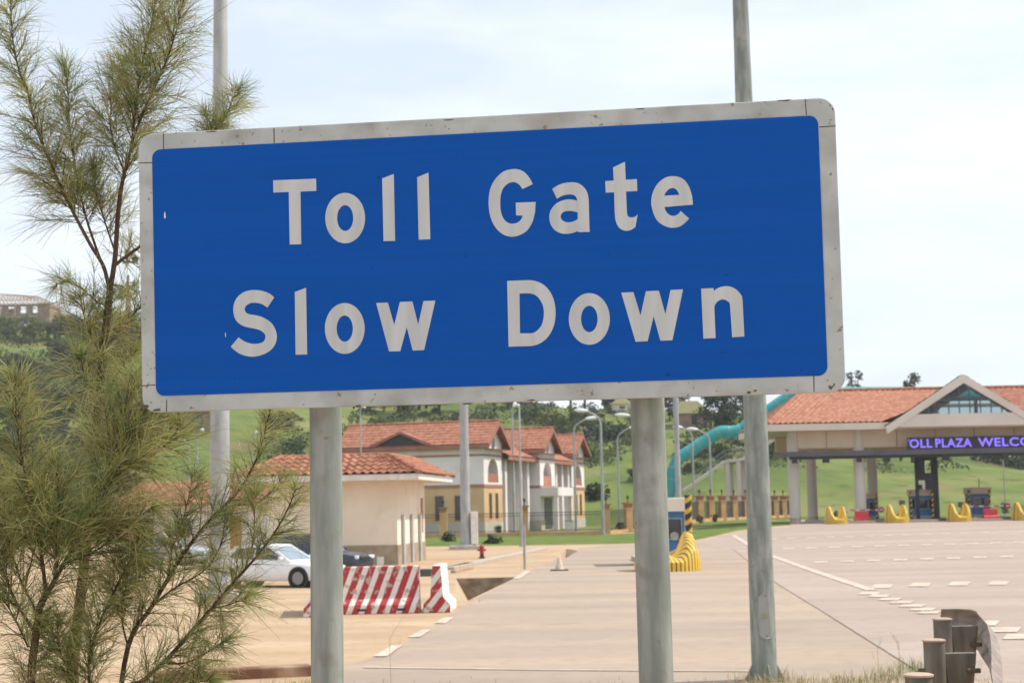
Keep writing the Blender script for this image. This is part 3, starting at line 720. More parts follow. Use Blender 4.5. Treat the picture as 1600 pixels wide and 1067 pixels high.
young = [
    ([(48, 1330), (48, 1080), (55, 1000), (62, 950), (72, 930)], 6.6, 6.6, .020, .014, .24, 36, .45),
    ([(72, 930), (65, 870), (52, 810), (40, 745), (30, 690), (25, 640), (25, 588)], 6.6, 6.4, .009, .0018, .30, 92, .1),
    ([(72, 930), (100, 880), (130, 830), (160, 780), (185, 730), (210, 670), (225, 645), (262, 590)], 6.6, 6.9, .011, .002, .34, 100, .1),
    ([(150, 800), (165, 740), (178, 690), (200, 630), (215, 590)], 6.8, 6.9, .005, .0015, .30, 92, .1),
    ([(185, 730), (230, 715), (262, 690), (285, 660)], 6.9, 7.0, .005, .0015, .26, 84, .1),
    ([(100, 880), (150, 860), (200, 820), (240, 790)], 6.7, 6.7, .005, .0015, .30, 84, .1),
    ([(56, 990), (20, 930), (0, 870), (-15, 800), (-20, 740)], 6.6, 6.5, .007, .0015, .30, 84, .15),
    ([(60, 960), (30, 900), (10, 820), (2, 720)], 6.6, 6.8, .006, .0015, .28, 80, .15),
    ([(44, 1010), (20, 960), (0, 930)], 6.6, 6.5, .005, .002, .26, 60, .1),
    ([(65, 945), (85, 900), (88, 850), (92, 790), (88, 730)], 6.6, 6.5, .005, .0015, .30, 84, .15),
]
nt2 = needle_tree('low bushy needle tree with dense olive foliage at the lower left corner', at(48, 1330, 6.6), young, 12, 1.25)
low = [
    ([(170, 1330), (185, 1100), (225, 1062), (260, 1030), (300, 985), (330, 950), (360, 915), (400, 870), (430, 830), (452, 790), (462, 762)], 6.8, 6.5, .012, .002, .24, 40, .38),
    ([(178, 1160), (200, 1010), (235, 950), (262, 905), (290, 860), (330, 810), (370, 770), (395, 730), (410, 690), (420, 650), (428, 618)], 6.8, 6.9, .012, .0018, .24, 56, .25),
    ([(175, 1200), (140, 1060), (150, 990), (180, 920), (205, 870), (225, 830)], 6.8, 6.7, .008, .0018, .30, 80, .3),
    ([(240, 945), (270, 920), (320, 890), (345, 850), (352, 800)], 6.85, 6.8, .005, .0015, .22, 56, .15),
    ([(262, 905), (268, 860), (285, 815), (296, 770), (300, 742)], 6.85, 7.0, .004, .0012, .18, 62, .2),
    ([(340, 800), (365, 790), (400, 785), (420, 772), (442, 745)], 6.9, 6.9, .004, .001, .16, 44, .2),
    ([(250, 1035), (290, 1035), (330, 1015), (352, 1000)], 6.75, 6.6, .005, .001, .22, 54, .2),
    ([(330, 950), (355, 945), (385, 935)], 6.7, 6.6, .004, .001, .22, 50, .15),
    ([(175, 1180), (130, 1090), (95, 1020), (90, 970)], 6.8, 6.6, .006, .0015, .28, 72, .3),
    ([(180, 1130), (235, 1080), (290, 1068), (330, 1062)], 6.8, 6.6, .005, .0015, .25, 52, .3),
    ([(200, 1010), (190, 960), (200, 900), (215, 850)], 6.8, 6.9, .005, .0015, .28, 70, .2),
    ([(380, 895), (395, 850), (398, 800), (402, 765)], 6.7, 6.7, .004, .001, .17, 46, .2),
]
nt3 = needle_tree('spreading young needle tree whose thin branches lean right towards the left sign post', at(170, 1330, 6.8), low, 13, 1.05)

# ------------------------------------------------------------------ striped concrete barriers
def stripes_mat(name, ca, cb, vec, period, duty=0.5, rough=0.6, wear=True):
    m = bpy.data.materials.new(name); m.use_nodes = True; t = m.node_tree; p = t.nodes['Principled BSDF']; p.inputs['Roughness'].default_value = rough
    tc = t.nodes.new('ShaderNodeTexCoord'); d = t.nodes.new('ShaderNodeVectorMath'); d.operation = 'DOT_PRODUCT'; d.inputs[1].default_value = vec
    t.links.new(tc.outputs['Object'], d.inputs[0])
    dv = t.nodes.new('ShaderNodeMath'); dv.operation = 'DIVIDE'; dv.inputs[1].default_value = period; t.links.new(d.outputs['Value'], dv.inputs[0])
    fr = t.nodes.new('ShaderNodeMath'); fr.operation = 'FRACT'; t.links.new(dv.outputs[0], fr.inputs[0])
    gt = t.nodes.new('ShaderNodeMath'); gt.operation = 'GREATER_THAN'; gt.inputs[1].default_value = duty
    n = t.nodes.new('ShaderNodeTexNoise'); n.inputs['Scale'].default_value = 7; n.inputs['Detail'].default_value = 6; t.links.new(tc.outputs['Object'], n.inputs[0])
    ad = t.nodes.new('ShaderNodeMath'); ad.operation = 'MULTIPLY_ADD'; ad.inputs[1].default_value = 0.10; t.links.new(n.outputs[0], ad.inputs[0]); t.links.new(fr.outputs[0], ad.inputs[2])
    t.links.new(ad.outputs[0], gt.inputs[0])
    mx = t.nodes.new('ShaderNodeMix'); mx.data_type = 'RGBA'; mx.inputs[6].default_value = (*ca, 1); mx.inputs[7].default_value = (*cb, 1); t.links.new(gt.outputs[0], mx.inputs[0])
    out = mx.outputs[2]
    if wear:
        r = t.nodes.new('ShaderNodeValToRGB'); r.color_ramp.elements[0].position = 0.56; r.color_ramp.elements[1].position = 0.64
        t.links.new(n.outputs[0], r.inputs[0]); m2 = t.nodes.new('ShaderNodeMix'); m2.data_type = 'RGBA'; m2.inputs[7].default_value = (0.42, 0.33, 0.25, 1)
        t.links.new(r.outputs[0], m2.inputs[0]); t.links.new(out, m2.inputs[6]); out = m2.outputs[2]
    t.links.new(out, p.inputs['Base Color']); return m
M_bar = stripes_mat('red_white_stripes', (0.68, 0.64, 0.58), (0.37, 0.025, 0.035), (1, 0, -0.375), 0.283)
M_bare = stripes_mat('red_white_end_stripes', (0.68, 0.64, 0.58), (0.37, 0.025, 0.035), (0, -1, -0.8), 0.36)
BP = [(-.31, 0.0), (-.31, .20), (-.15, .36), (-.10, 1.06), (.10, 1.06), (.15, .36), (.31, .20), (.31, 0.0)]
def barrier(L, label, loc, rz, sidemats):
    b = MB(); b.prism(BP, lambda y, z: (0, y, z), lambda y, z: (L, y, z))
    b.mi = [1, 1] + [0] * 8
    # forklift slots in the toe, not cut: black blocks give the shade inside them
    o = b.build('concrete_barrier', sidemats, None, bevel=0.02); o.location = loc; o.rotation_euler = (0, 0, rz)
    tag(o, label, 'barrier', 'striped concrete barriers by the guard house'); return o
w0 = gnd(520, 960.5); w1 = gnd(655.5, 957.5); yb = (w0.y + w1.y) / 2 + .31
bar = barrier(w1.x - w0.x, 'long concrete barrier with diagonal red and white stripes, between the two end-on barriers', (w0.x, yb, 0), 0, [M_bar, M_bare])
for lx in (0.55, 1.45): k = MB(); k.bb((lx, -.316, .07), (lx + .20, -.3, .12)); k.build('slot_shade_block', M_black, bar)  # black blocks on the toe imitate the shade inside the slots
e = gnd(684, 957); barrier(1.5, 'striped concrete barrier seen end-on, right of the long one beside the drain', (e.x - 0.02, e.y, 0), R(90 - 3), [M_white, M_bare])
e = gnd(496, 964); barrier(2.6, 'striped concrete barrier seen end-on, mostly hidden behind the left sign post', (e.x, e.y, 0), R(96), [M_white, M_bare])

# ------------------------------------------------------------------ parked cars
def car(name, label, loc, rz, paint, kind='saloon', sc=1.0):
    t = thing(name, label, 'car', loc, rz, None); t.scale = (sc,) * 3
    suv = kind == 'suv'
    Lc, hw = (4.6, .88) if not suv else (4.7, .93)
    belt = .88 if not suv else 1.08; top = 1.42 if not suv else 1.80; low = .22 if not suv else .34; wr = .32 if not suv else .39
    st = ([(-2.25, .42, .72, .70), (-2.15, low, .90, .80), (-1.5, low, belt + .06, hw), (-.6, low, belt + .03, hw), (.5, low, belt, hw), (1.0, low, belt - .02, hw), (1.7, low, .80, hw - .02), (2.15, low + .02, .70, .80), (2.28, .36, .58, .66)] if not suv else
          [(-2.35, .5, .95, .80), (-2.28, low, 1.10, .90), (-1.5, low, belt, hw), (-.6, low, belt, hw), (.6, low, belt, hw), (1.0, low, belt - .01, hw), (1.8, low, 1.02, hw - .02), (2.22, low + .02, .94, .86), (2.33, .48, .80, .74)])
    b = MB(); rings = []
    for x, zl, zh, w in st:
        rings.append([(x, -w + .06, zl), (x, -w, zl + .12), (x, -w, (zl + zh) / 2 + .05), (x, -w + .05, zh - .05), (x, -w + .14, zh), (x, w - .14, zh), (x, w - .05, zh - .05), (x, w, (zl + zh) / 2 + .05), (x, w, zl + .12), (x, w - .06, zl)])
    vs = [v for r_ in rings for v in r_]; n = 10
    fs = [(i * n + k, (i + 1) * n + k, (i + 1) * n + (k + 1) % n, i * n + (k + 1) % n) for i in range(len(st) - 1) for k in range(n)] + [tuple(range(n)), tuple(range((len(st)) * n - 1, (len(st) - 1) * n - 1, -1))]
    b.add(vs, fs)
    # cabin
    if not suv: cab = [(-1.75, belt + .05), (-1.25, top - .06), (-.5, top), (.15, top - .02), (1.05, belt - .01)]
    else: cab = [(-2.15, belt), (-1.95, top - .08), (-.9, top), (.1, top - .03), (.95, belt - .01)]
    n0 = len(b.v); wt = hw - .22
    vs = []
    for x, z in cab:
        w = hw - .07 - (z - belt) / (top - belt) * .17
        vs += [(x, -w, z), (x, w, z)]
    vs += [(cab[0][0], -hw + .07, belt - .06), (cab[0][0], hw - .07, belt - .06), (cab[-1][0], -hw + .07, belt - .06), (cab[-1][0], hw - .07, belt - .06)]
    k = len(cab); fs = [(2 * i, 2 * i + 2, 2 * i + 3, 2 * i + 1) for i in range(k - 1)]
    fs += [tuple([2 * k] + [2 * i for i in range(k)] + [2 * k + 2]), tuple([2 * k + 1, 2 * k + 3] + [2 * i + 1 for i in range(k - 1, -1, -1)])]
    b.add(vs, fs)
    b.build('body', paint, t, smooth=True, bevel=0.025)
    def side(x, z, s, off=.006):
        w = hw - .07 - (z - belt) / (top - belt) * .17 + off; return (x, s * w, z)
    for s in (-1, 1):
        if not suv: wins = [[(-1.45, belt + .12), (-1.12, top - .12), (-.42, top - .07), (-.42, belt + .06)], [(-.36, belt + .06), (-.36, top - .07), (.12, top - .08), (.82, belt + .05)]]
        else: wins = [[(-2.0, belt + .06), (-1.85, top - .16), (-1.15, top - .10), (-1.15, belt + .06)], [(-1.08, belt + .06), (-1.08, top - .10), (-.35, top - .10), (-.35, belt + .06)], [(-.28, belt + .06), (-.28, top - .10), (.05, top - .12), (.75, belt + .05)]]
        for wpts in wins:
            g = MB(); g.add([side(x, z, s) for x, z in wpts], [tuple(range(4))]); g.build('window', M_glass, t)
        m_ = MB(); m_.box((.78, s * (hw + .08), belt + .10), (.12, .2, .13)); m_.build('mirror', paint, t, bevel=.04)
    def pane(a, c, nm, mt):
        (x0, z0), (x1, z1) = a, c; g = MB(); nrm = Vector((z1 - z0, 0, -(x1 - x0))).normalized() * .006
        if (x1 + x0) < -1: nrm = -nrm
        nrm = Vector((abs(nrm.x) * (1 if x0 + x1 > -1 else -1), 0, abs(nrm.z)))
        pts = []
        for f, q in ((.08, 0), (.92, 0), (.92, 1), (.08, 1)):
            x = x0 + (x1 - x0) * f; z = z0 + (z1 - z0) * f; w = hw - .16 - (z - belt) / (top - belt) * .17
            pts.append((x + nrm.x, w if q else -w, z + nrm.z))
        g.add(pts, [(0, 1, 2, 3)]); g.build(nm, mt, t)
    M_wind = mat('windscreen', (0.16, 0.21, 0.26), (0.22, 0.28, 0.33), scale=1, rough=0.1, spec=0.9)
    pane(cab[-1], cab[-2], 'windscreen', M_wind); pane(cab[0], cab[1], 'rear_window', M_glass)
    for x in (-1.38, 1.40):
        for s in (-1, 1):
            y = s * (hw - .10)
            a = MB(); a.tube([(x, s * (hw - .3), wr), (x, s * (hw + .004), wr)], wr + .065, 26); a.build('wheel_arch', M_black, t)
            w_ = MB(); w_.tube([(x, y - .1, wr), (x, y - .09, wr), (x, s * (hw + .012), wr)], [wr - .01, wr, wr], 26); wh = w_.build('wheel', M_tyre, t)
            q = MB(); q.tube([(x, s * (hw + .010), wr), (x, s * (hw + .018), wr)], wr * .66, 20)
            for j in range(5):
                an = 2 * math.pi * j / 5; q.box((x + math.cos(an) * wr * .36, s * (hw + .02), wr + math.sin(an) * wr * .36), (.05, .008, .05))
            q.build('rim', M_chrome, wh)
    hz = .62 if not suv else .86; hx = 2.17 if not suv else 2.25
    for s in (-1, 1):
        h = MB(); h.box((hx, s * .60, hz), (.16, .32, .15), rz=-s * .35); h.build('headlight', mat('headlamp_glass', (.75, .77, .8), rough=.1, spec=.9), t, bevel=.03)
        h = MB(); h.box((-hx - .05 + (.0 if suv else .05), s * .62, hz + .12), (.12, .26, .16)); h.build('tail_light', M_red, t, bevel=.02)
    g = MB(); g.box((hx + .06, 0, hz - .05), (.08, .8, .12)); g.build('grille', M_black, t)
    if suv:
        for s in (-1, 1): g = MB(); g.tube([(-1.7, s * .62, top + .0), (-1.6, s * .62, top + .06), (.0, s * .62, top + .05), (.1, s * .62, top)], .02, 8); g.build('roof_rail', M_black, t)
    return t
M_cwhite = mat('white_car_paint', (0.74, 0.74, 0.74), (0.80, 0.80, 0.80), scale=1, rough=0.25, spec=0.6)
M_cdark = mat('dark_car_paint', (0.018, 0.024, 0.038), (0.024, 0.03, 0.045), scale=1, rough=0.2, spec=0.7)
M_csil = mat('pale_blue_car_paint', (0.40, 0.46, 0.52), (0.46, 0.52, 0.58), scale=1, rough=0.25, spec=0.6)
p = gnd(440, 917); car('parked_car', 'dusty white saloon car parked on bare earth, half behind needle branches and sign post', (p.x - .25, p.y + .6, 0), R(-24), M_cwhite, sc=.93)
p = gnd(505, 903); car('parked_car', 'dark blue off-road car with roof rails, parked behind the white saloon', (p.x - .3, p.y + 1.1, 0), R(-24), M_cdark, 'suv', sc=.83)
p = gnd(240, 885); car('parked_car', 'pale blue car almost hidden behind the needle trees at the left', (p.x, p.y + 3, 0), R(-15), M_csil, sc=.95)

# ------------------------------------------------------------------ tiled slopes
def tiles(mb, bl, br, tr, tl, pu=.33, pv=.33, hu=.035, hv=.03, su=5):
    bl, br, tr, tl = map(Vector, (bl, br, tr, tl))
    U = ((br - bl).normalized()); nrm = U.cross(((tl + tr) / 2 - (bl + br) / 2)).normalized()
    if nrm.z < 0: nrm = -nrm
    Lv = ((tl + tr) / 2 - (bl + br) / 2).length; rows = max(1, round(Lv / pv)); Lu = (br - bl).length
    cols = max(2, int(Lu / pu * su)); vs = []; fs = []; rws = []
    for r_ in range(rows):
        for e in (0.0, 0.98): rws.append(((r_ + e) / rows, hv * (1 - e)))
    for v, h in rws:
        a = bl + (tl - bl) * v; c = br + (tr - br) * v
        for i in range(cols + 1):
            p = a + (c - a) * i / cols; u = (p - bl).dot(U)
            vs.append(p + nrm * (h + hu * (0.5 + 0.5 * math.cos(2 * math.pi * u / pu)) + .01))
    n = cols + 1
    fs = [(j * n + i, j * n + i + 1, (j + 1) * n + i + 1, (j + 1) * n + i) for j in range(len(rws) - 1) for i in range(cols)]
    mb.add(vs, fs)

# ------------------------------------------------------------------ guard house
gh0 = Vector((gnd(628, 879).x, 67.0, 0.0)); gx = 5.7; gd = 6.6; gh_rz = R(-7.0)
gh = thing('guard_house', 'small cream guard house with a terracotta tiled roof skirt behind the parked cars', 'building', gh0, gh_rz)
WH = 3.62
b = MB(); b.bb((-gx, 0, .86), (0, gd, WH)); b.build('wall', M_creamw, gh)
b = MB(); b.bb((-gx - .03, -.03, -.2), (.03, gd + .03, .86)); b.build('plinth', M_stone, gh)
ov = 1.15
b = MB(); b.bb((-gx - ov, -ov, WH), (ov, gd + ov, WH + .10)); b.build('soffit', M_cream, gh)
b = MB(); b.bb((-gx - ov - .02, -ov - .03, WH + .02), (ov + .03, -ov, WH + .27)); b.bb((ov, -ov, WH + .02), (ov + .03, gd + ov, WH + .27)); b.bb((-gx - ov - .03, -ov, WH + .02), (-gx - ov, gd + ov, WH + .27)); b.build('fascia', M_white, gh)
b = MB(); a0 = ov + .12; ins = .45; zt = 4.76; ze = WH + .25
E_ = [(-gx - a0, -a0, ze), (a0, -a0, ze), (a0, gd + a0, ze), (-gx - a0, gd + a0, ze)]
I_ = [(-gx + ins, ins, zt), (-ins, ins, zt), (-ins, gd - ins, zt), (-gx + ins, gd - ins, zt)]
for i in range(4): tiles(b, E_[i], E_[(i + 1) % 4], I_[(i + 1) % 4], I_[i], pu=.36, pv=.42, hu=.10, hv=.05, su=8)
b.add(I_, [(0, 1, 2, 3)])
for i in range(4):
    b.tube([Vector(E_[i]) + Vector((0, 0, .05)), Vector(I_[i]) + Vector((0, 0, .05))], .085, 8); b.tube([Vector(I_[i]) + Vector((0, 0, .03)), Vector(I_[(i + 1) % 4]) + Vector((0, 0, .03))], .08, 8)
b.build('roof', M_tile, gh, smooth=True)
for yy in (0.9, 2.9, 4.9):
    b = MB(); b.bb((.03, yy, -.1), (.13, yy + .28, 2.15)); b.build('pilaster', mat('grey_render', (.42, .41, .41), (.50, .49, .48), scale=2, rough=.9), gh)
b = MB(); b.bb((0.0, 5.6, 1.3), (.03, 6.1, 2.9)); b.build('window', M_band, gh)
b = MB(); b.bb((-.9, -.06, -.1), (-.6, -.03, .36)); b.build('meter_box', M_white, gh)

# low white building behind the trees
p = gnd(330, 866); lb = thing('outbuilding', 'low white building with a terracotta roof and dark doorway behind the needle trees', 'building', (p.x, p.y + 8, 0), R(2))
b = MB(); b.bb((-7, 0, 0), (4.4, 6, 3.0)); b.build('wall', M_wallw, lb)
b = MB(); tiles(b, (-7.6, -.9, 3.05), (5.0, -.9, 3.05), (4.0, 3, 4.5), (-6.6, 3, 4.5)); tiles(b, (5.0, -.9, 3.05), (5.0, 6.9, 3.05), (4.0, 3.02, 4.5), (4.0, 3, 4.5)); b.bb((-7.6, -.9, 2.9), (5, 6.9, 3.04)); b.build('roof', M_tile, lb)
for x0, x1, z0, z1 in ((-3.9, -2.9, .9, 2.1), (-6.1, -5.2, .9, 2.1)): b = MB(); b.bb((x0, -.04, z0), (x1, .02, z1)); b.build('window', M_glass, lb)
b = MB(); b.bb((-.55, -.04, .05), (.35, .02, 2.2)); b.build('door', mat('orange_brown_door', (.42, .17, .06), (.5, .22, .09), scale=3), lb)

# ------------------------------------------------------------------ high masts and lamps
def mast(label, px, py, w, wt, H, foot, name='mast', box=False):
    p = gnd(px, py); k = p.y / F; r0, r1 = w / 2 * k, wt / 2 * k
    t = thing(name, label, 'mast', p, 0, 'tall steel masts')
    b = MB(); N = 6; b.tube([(0, 0, H * i / N) for i in range(N + 1)], [r0 + (r1 - r0) * i / N for i in range(N + 1)], 24); b.build('pole', M_galv2, t, smooth=True)
    for z in (H * .45, H * .82):
        b = MB(); b.lathe([(r0 + (r1 - r0) * z / H + .008, z - .05), (r0 + (r1 - r0) * z / H + .012, z), (r0 + (r1 - r0) * z / H + .008, z + .05)], n=24); b.build('joint_ring', M_galv2, t)
    b = MB(); b.box((0, 0, .08), (foot, foot, .30)); b.build('footing', M_conc, t, bevel=.03)
    b = MB(); b.lathe([(r0 * 1.9, .23), (r0 * 1.9, .27), (r0 * 1.15, .31), (r0 * 1.02, .8)], n=24); b.build('base_flange', M_galv2, t)
    b = MB(); b.lathe([(.9, H - .3), (1.0, H - .1), (.3, H + .1)], n=16); b.build('lamp_ring', M_galv2, t)
    if box: b = MB(); b.box((r0 + .22, -.15, 1.25), (.40, .42, 1.9)); b.build('control_box', M_white, t, bevel=.02)
    return t
mast('thick grey steel mast rising behind the needle trees at the left', 343, 941, 33, 18, 22, 1.1)
mast('grey steel mast with a white control box, before the three-gabled office', 728, 858, 16, 9, 22, 1.9, box=True)
mast('distant grey mast rising just behind the blue toll booth near the teal bridge', 1062, 838, 9.5, 6, 24, 1.4)

def lamp(label, px, py_top, Y, side, reach=22, w=4.0, gz=None, px_b=None, py_head=None):
    top = at(px, py_top, Y); base = Vector((top.x, Y, T(top.x, Y) if gz is None else gz)); k = Y / F; H = top.z - base.z
    t = thing('street_lamp', label, 'street lamp', base, 0, 'street lamps')
    rad = w / 2 * k; rr = reach * k
    b = MB(); pts = [(0, 0, 0), (0, 0, H * .5), (0, 0, H - rr * .75)]
    for a in (25, 50, 70): pts.append((side * rr * .5 * (1 - math.cos(R(a))), 0, H - rr * .75 + rr * .55 * math.sin(R(a))))
    pts.append((side * rr * .72, 0, H - .02))
    b.tube(pts, [rad * 1.15, rad, rad * .8] + [rad * .65] * 4, 10); b.build('pole', M_galv2, t, smooth=True)
    b = MB(); h0 = Vector((side * rr * .66, 0, H - .03)); h1 = Vector((side * rr * 1.35, 0, H + .06))
    b.tube([h0, h0.lerp(h1, .25), h0.lerp(h1, .7), h1], [.07, .17, .19, .06], 10); o = b.build('lamp_head', mat('white_lamp_shell', (.72, .73, .74), (.8, .8, .8), scale=2, rough=.4), t, smooth=True)
    b = MB(); b.tube([(0, 0, 0), (0, 0, .12)], rad * 2.2, 10); b.build('base_plate', M_galv2, t)
    return t
lamp('street lamp inside the fence with a short hooked arm, between the first two gables', 800, 634, 155, 1, 9, 3.4)
lamp('street lamp on bare earth with a stained foot, before the fence pillar', 811, 632, 95, -1, 7, 3.8)
lamp('tall street lamp curving left above the fence, just left of the right sign post', 938, 641, 129, -1, 30, 4.6)
lamp('street lamp curving right in front of the last office gable', 896, 654, 140, 1, 28, 3.8)
lamp('street lamp whose curved arm disappears behind the right sign post', 964, 668, 150, 1, 28, 3.6)
lamp('street lamp standing behind the right sign post, its head showing left of it', 1006, 648, 140, -1, 34, 4)
lamp('street lamp with left-curving arm just right of the far mast', 1081, 667, 158, -1, 22, 3.4)
lamp('street lamp with left-curving arm beneath the teal tube bridge', 1108, 670, 157, -1, 26, 3.6)
lamp('thin street lamp at the left, its head pointing right before the green hillside', 308, 672, 150, 1, 8, 3.2)
lamp('slim street lamp directly left of the thick left mast among needle branches', 295, 690, 165, -1, 6, 2.6)
lamp('slim street lamp above the outbuilding roof, right of the thick left mast', 394, 676, 160, 1, 6, 3)
lamp('thin street lamp rising over the guard house roof beside the left sign post', 563, 636, 150, 1, 6, 2.8)
lamp('street lamp on the green slope beyond the toll plaza lanes', 1567, 712, 175, 1, 9, 2.2)

# ------------------------------------------------------------------ small street things
p = gnd(820, 889); t = thing('sign_pole', 'slim bare grey pole standing beside the open drain', 'pole', p)
b = MB(); b.tube([(0, 0, -.1), (0, 0, 1.62)], .05, 12); b.build('pole', M_galv2, t, smooth=True); b = MB(); b.tube([(0, 0, 1.62), (0, 0, 1.66)], .056, 12); b.build('cap', M_galv2, t)
p = gnd(874, 891); t = thing('traffic_cone', 'small faded traffic cone on a dark base at the roadside', 'traffic cone', p)
b = MB(); b.lathe([(.17, .04), (.15, .10), (.08, .42), (.05, .5), (.0, .5)], n=20); b.build('cone', mat('faded_cone', (.56, .42, .32), (.66, .55, .45), scale=9, rough=.8), t, smooth=True)
b = MB(); b.box((0, 0, .02), (.66, .5, .045)); b.build('base', M_black, t, bevel=.01)
p = gnd(753, 872); t = thing('fire_hydrant', 'red fire hydrant with a black foot on bare earth by the mast', 'fire hydrant', p)
b = MB(); b.lathe([(.10, .18), (.10, .50), (.13, .51), (.12, .58), (.06, .64), (.0, .65)], n=16); b.build('body', M_red, t, smooth=True)
b = MB(); b.lathe([(.16, 0), (.16, .06), (.10, .08), (.095, .18)], n=16); b.build('foot', M_black, t)
for s in (-1, 1): b = MB(); b.tube([(s * .08, 0, .4), (s * .2, 0, .4)], .055, 10); b.build('outlet', M_red, t)
p = at(890, 826, 137); p.z = 0.0; t = thing('utility_cabinet', 'pale grey utility cabinet on the lawn behind the railing', 'cabinet', p)
b = MB(); b.bb((-.38, -.25, .1), (.38, .25, 1.15)); b.build('cabinet', M_white, t, bevel=.02); b = MB(); b.bb((-.44, -.3, 1.15), (.44, .3, 1.22)); b.build('lid', M_galv2, t); b = MB(); b.bb((-.42, -.29, -.05), (.42, .29, .1)); b.build('plinth', M_conc, t)
p = gnd(668, 900); t = MB(); t.bb((-.45, -.1, 0), (.45, .1, .26)); o = t.build('kerb_stone', M_dark, None, bevel=.02); o.location = (p.x, p.y, 0); tag(o, 'dark concrete block lying on the earth behind the striped barriers', 'block')
for lab, a_, c_ in (('weathered timber plank lying along the drain, nearest the striped barrier', (708, 895), (736, 889)), ('weathered timber plank lying along the drain, farther from the striped barrier', (706, 887), (724, 883))):
    A, B = gnd(*a_), gnd(*c_); d = (B - A); b = MB(); b.box((d.length / 2, 0, .05), (d.length, .18, .09)); o = b.build('plank', M_wood); o.location = A; o.rotation_euler = (0, 0, math.atan2(d.y, d.x)); tag(o, lab, 'plank')

# ------------------------------------------------------------------ fence with tan pillars
leg1 = [(-27.2, 135.2), (-20.1, 134.9), (-13.0, 134.5), (at(693, 838, 134).x, 134.0), (at(820, 836, 133).x, 133.0), (at(948, 834, 131.5).x, 131.5)]
def leg2(px):
    A = Vector((8.1, 131.5)); B = Vector((33, 185)); k = (px - 800) / F
    t = (k * A.y - A.x) / ((B.x - A.x) - k * (B.y - A.y)); q = A + (B - A) * t; return (q.x, q.y)
pil = leg1 + [leg2(x) for x in (975, 1000, 1028, 1056, 1086.5, 1103.5, 1121.5, 1140, 1158, 1176, 1192, 1203.5, 1216.5, 1228)]
fb = Vector((pil[5][0], pil[5][1], T(*pil[5])))
fence = thing('fence', 'long boundary fence of tan capped pillars and dark iron railings before the office', 'fence', fb)
M_ptan = mat('pillar_tan', (0.50, 0.29, 0.13), (0.58, 0.36, 0.18), scale=1.5, rough=.85)
M_pcap = mat('pillar_cap', (0.33, 0.15, 0.075), (0.42, 0.21, 0.11), scale=2, rough=.85)
for i, (x, y) in enumerate(pil):
    z0 = T(x, y) if y < 150 else 0.7; q = Vector((x, y, z0)) - fb; s = 1.0; rz = 0 if i < 6 else R(25)
    b = MB(); b.box((q.x, q.y, q.z + .95), (.62, .62, 2.3), rz); b.box((q.x, q.y, q.z + 2.02), (.70, .70, .10), rz); pp = b.build('pillar', M_ptan, fence)
    b = MB(); b.box((q.x, q.y, q.z + 2.28), (.58, .58, .36), rz); b.box((q.x, q.y, q.z + 2.52), (.84, .84, .12), rz); b.build('cap', M_pcap, pp)
    b = MB(); b.tube([(q.x, q.y, q.z + 2.58), (q.x, q.y, q.z + 2.95)], .045, 8); b.lathe([(.05, 2.9), (.12, 3.0), (.10, 3.16), (.03, 3.22)], (q.x, q.y, q.z), 10); b.build('pillar_lamp', M_black, pp)
for (x0, y0), (x1, y1) in zip(pil, pil[1:]):
    za = (T(x0, y0) if y0 < 150 else .7) - fb.z; zb_ = (T(x1, y1) if y1 < 150 else .7) - fb.z
    A = Vector((x0, y0, 0)) - Vector((fb.x, fb.y, 0)); B = Vector((x1, y1, 0)) - Vector((fb.x, fb.y, 0)); d = (B - A); L_ = d.length; d.normalize(); A = A + d * .31; B = B - d * .31
    nn = Vector((-d.y, d.x, 0)); Ln = (B - A).length
    if Ln < .3: continue
    b = MB(); b.prism([(0, 0), (1, 0), (1, 1), (0, 1)], lambda u, v: A + (B - A) * u + nn * (v - .5) * .34 + Vector((0, 0, za + (zb_ - za) * u - .2)), lambda u, v: A + (B - A) * u + nn * (v - .5) * .34 + Vector((0, 0, za + (zb_ - za) * u + .30)))
    b.build('base_wall', M_ptan, fence)
    b = MB(); nb = int(Ln / .17)
    for k in range(1, nb):
        u = k / nb; p = A + (B - A) * u; z = za + (zb_ - za) * u; b.box((p.x, p.y, z + 1.14), (.028, .028, 1.72))
    for hz in (.42, 1.72, 1.95):
        b.tube([A + Vector((0, 0, za + hz)), B + Vector((0, 0, zb_ + hz))], .024, 6)
    b.build('railing', M_black, fence)

# ------------------------------------------------------------------ three-gabled office
O0 = Vector((-1.75, 150.0, 0.0)); e1 = Vector((0.294, 0.956, 0)).normalized(); ang_ = math.atan2(e1.y, e1.x)
off = thing('office_building', 'three-storey white and tan office with three red-tiled gables behind the fence', 'building', O0, ang_)
# local axes: +x along the facade (receding), +y into the building (left), facade at y = 0.55
GS = [(-2.9, 2.9, .35, 7), (13.3, 19.1, -.55, 14), (29.5, 35.3, .35, 14)]
DEP = 15.0; ZE, ZA = 8.75, 10.85
wallm = MB(); tanm = MB()
M_bal = mat('balcony_panel', (.33, .13, .08), (.40, .17, .10), scale=1)
M_niche = mat('niche_shadow_wall', (.42, .30, .20), (.48, .36, .25), scale=1)
b = MB()
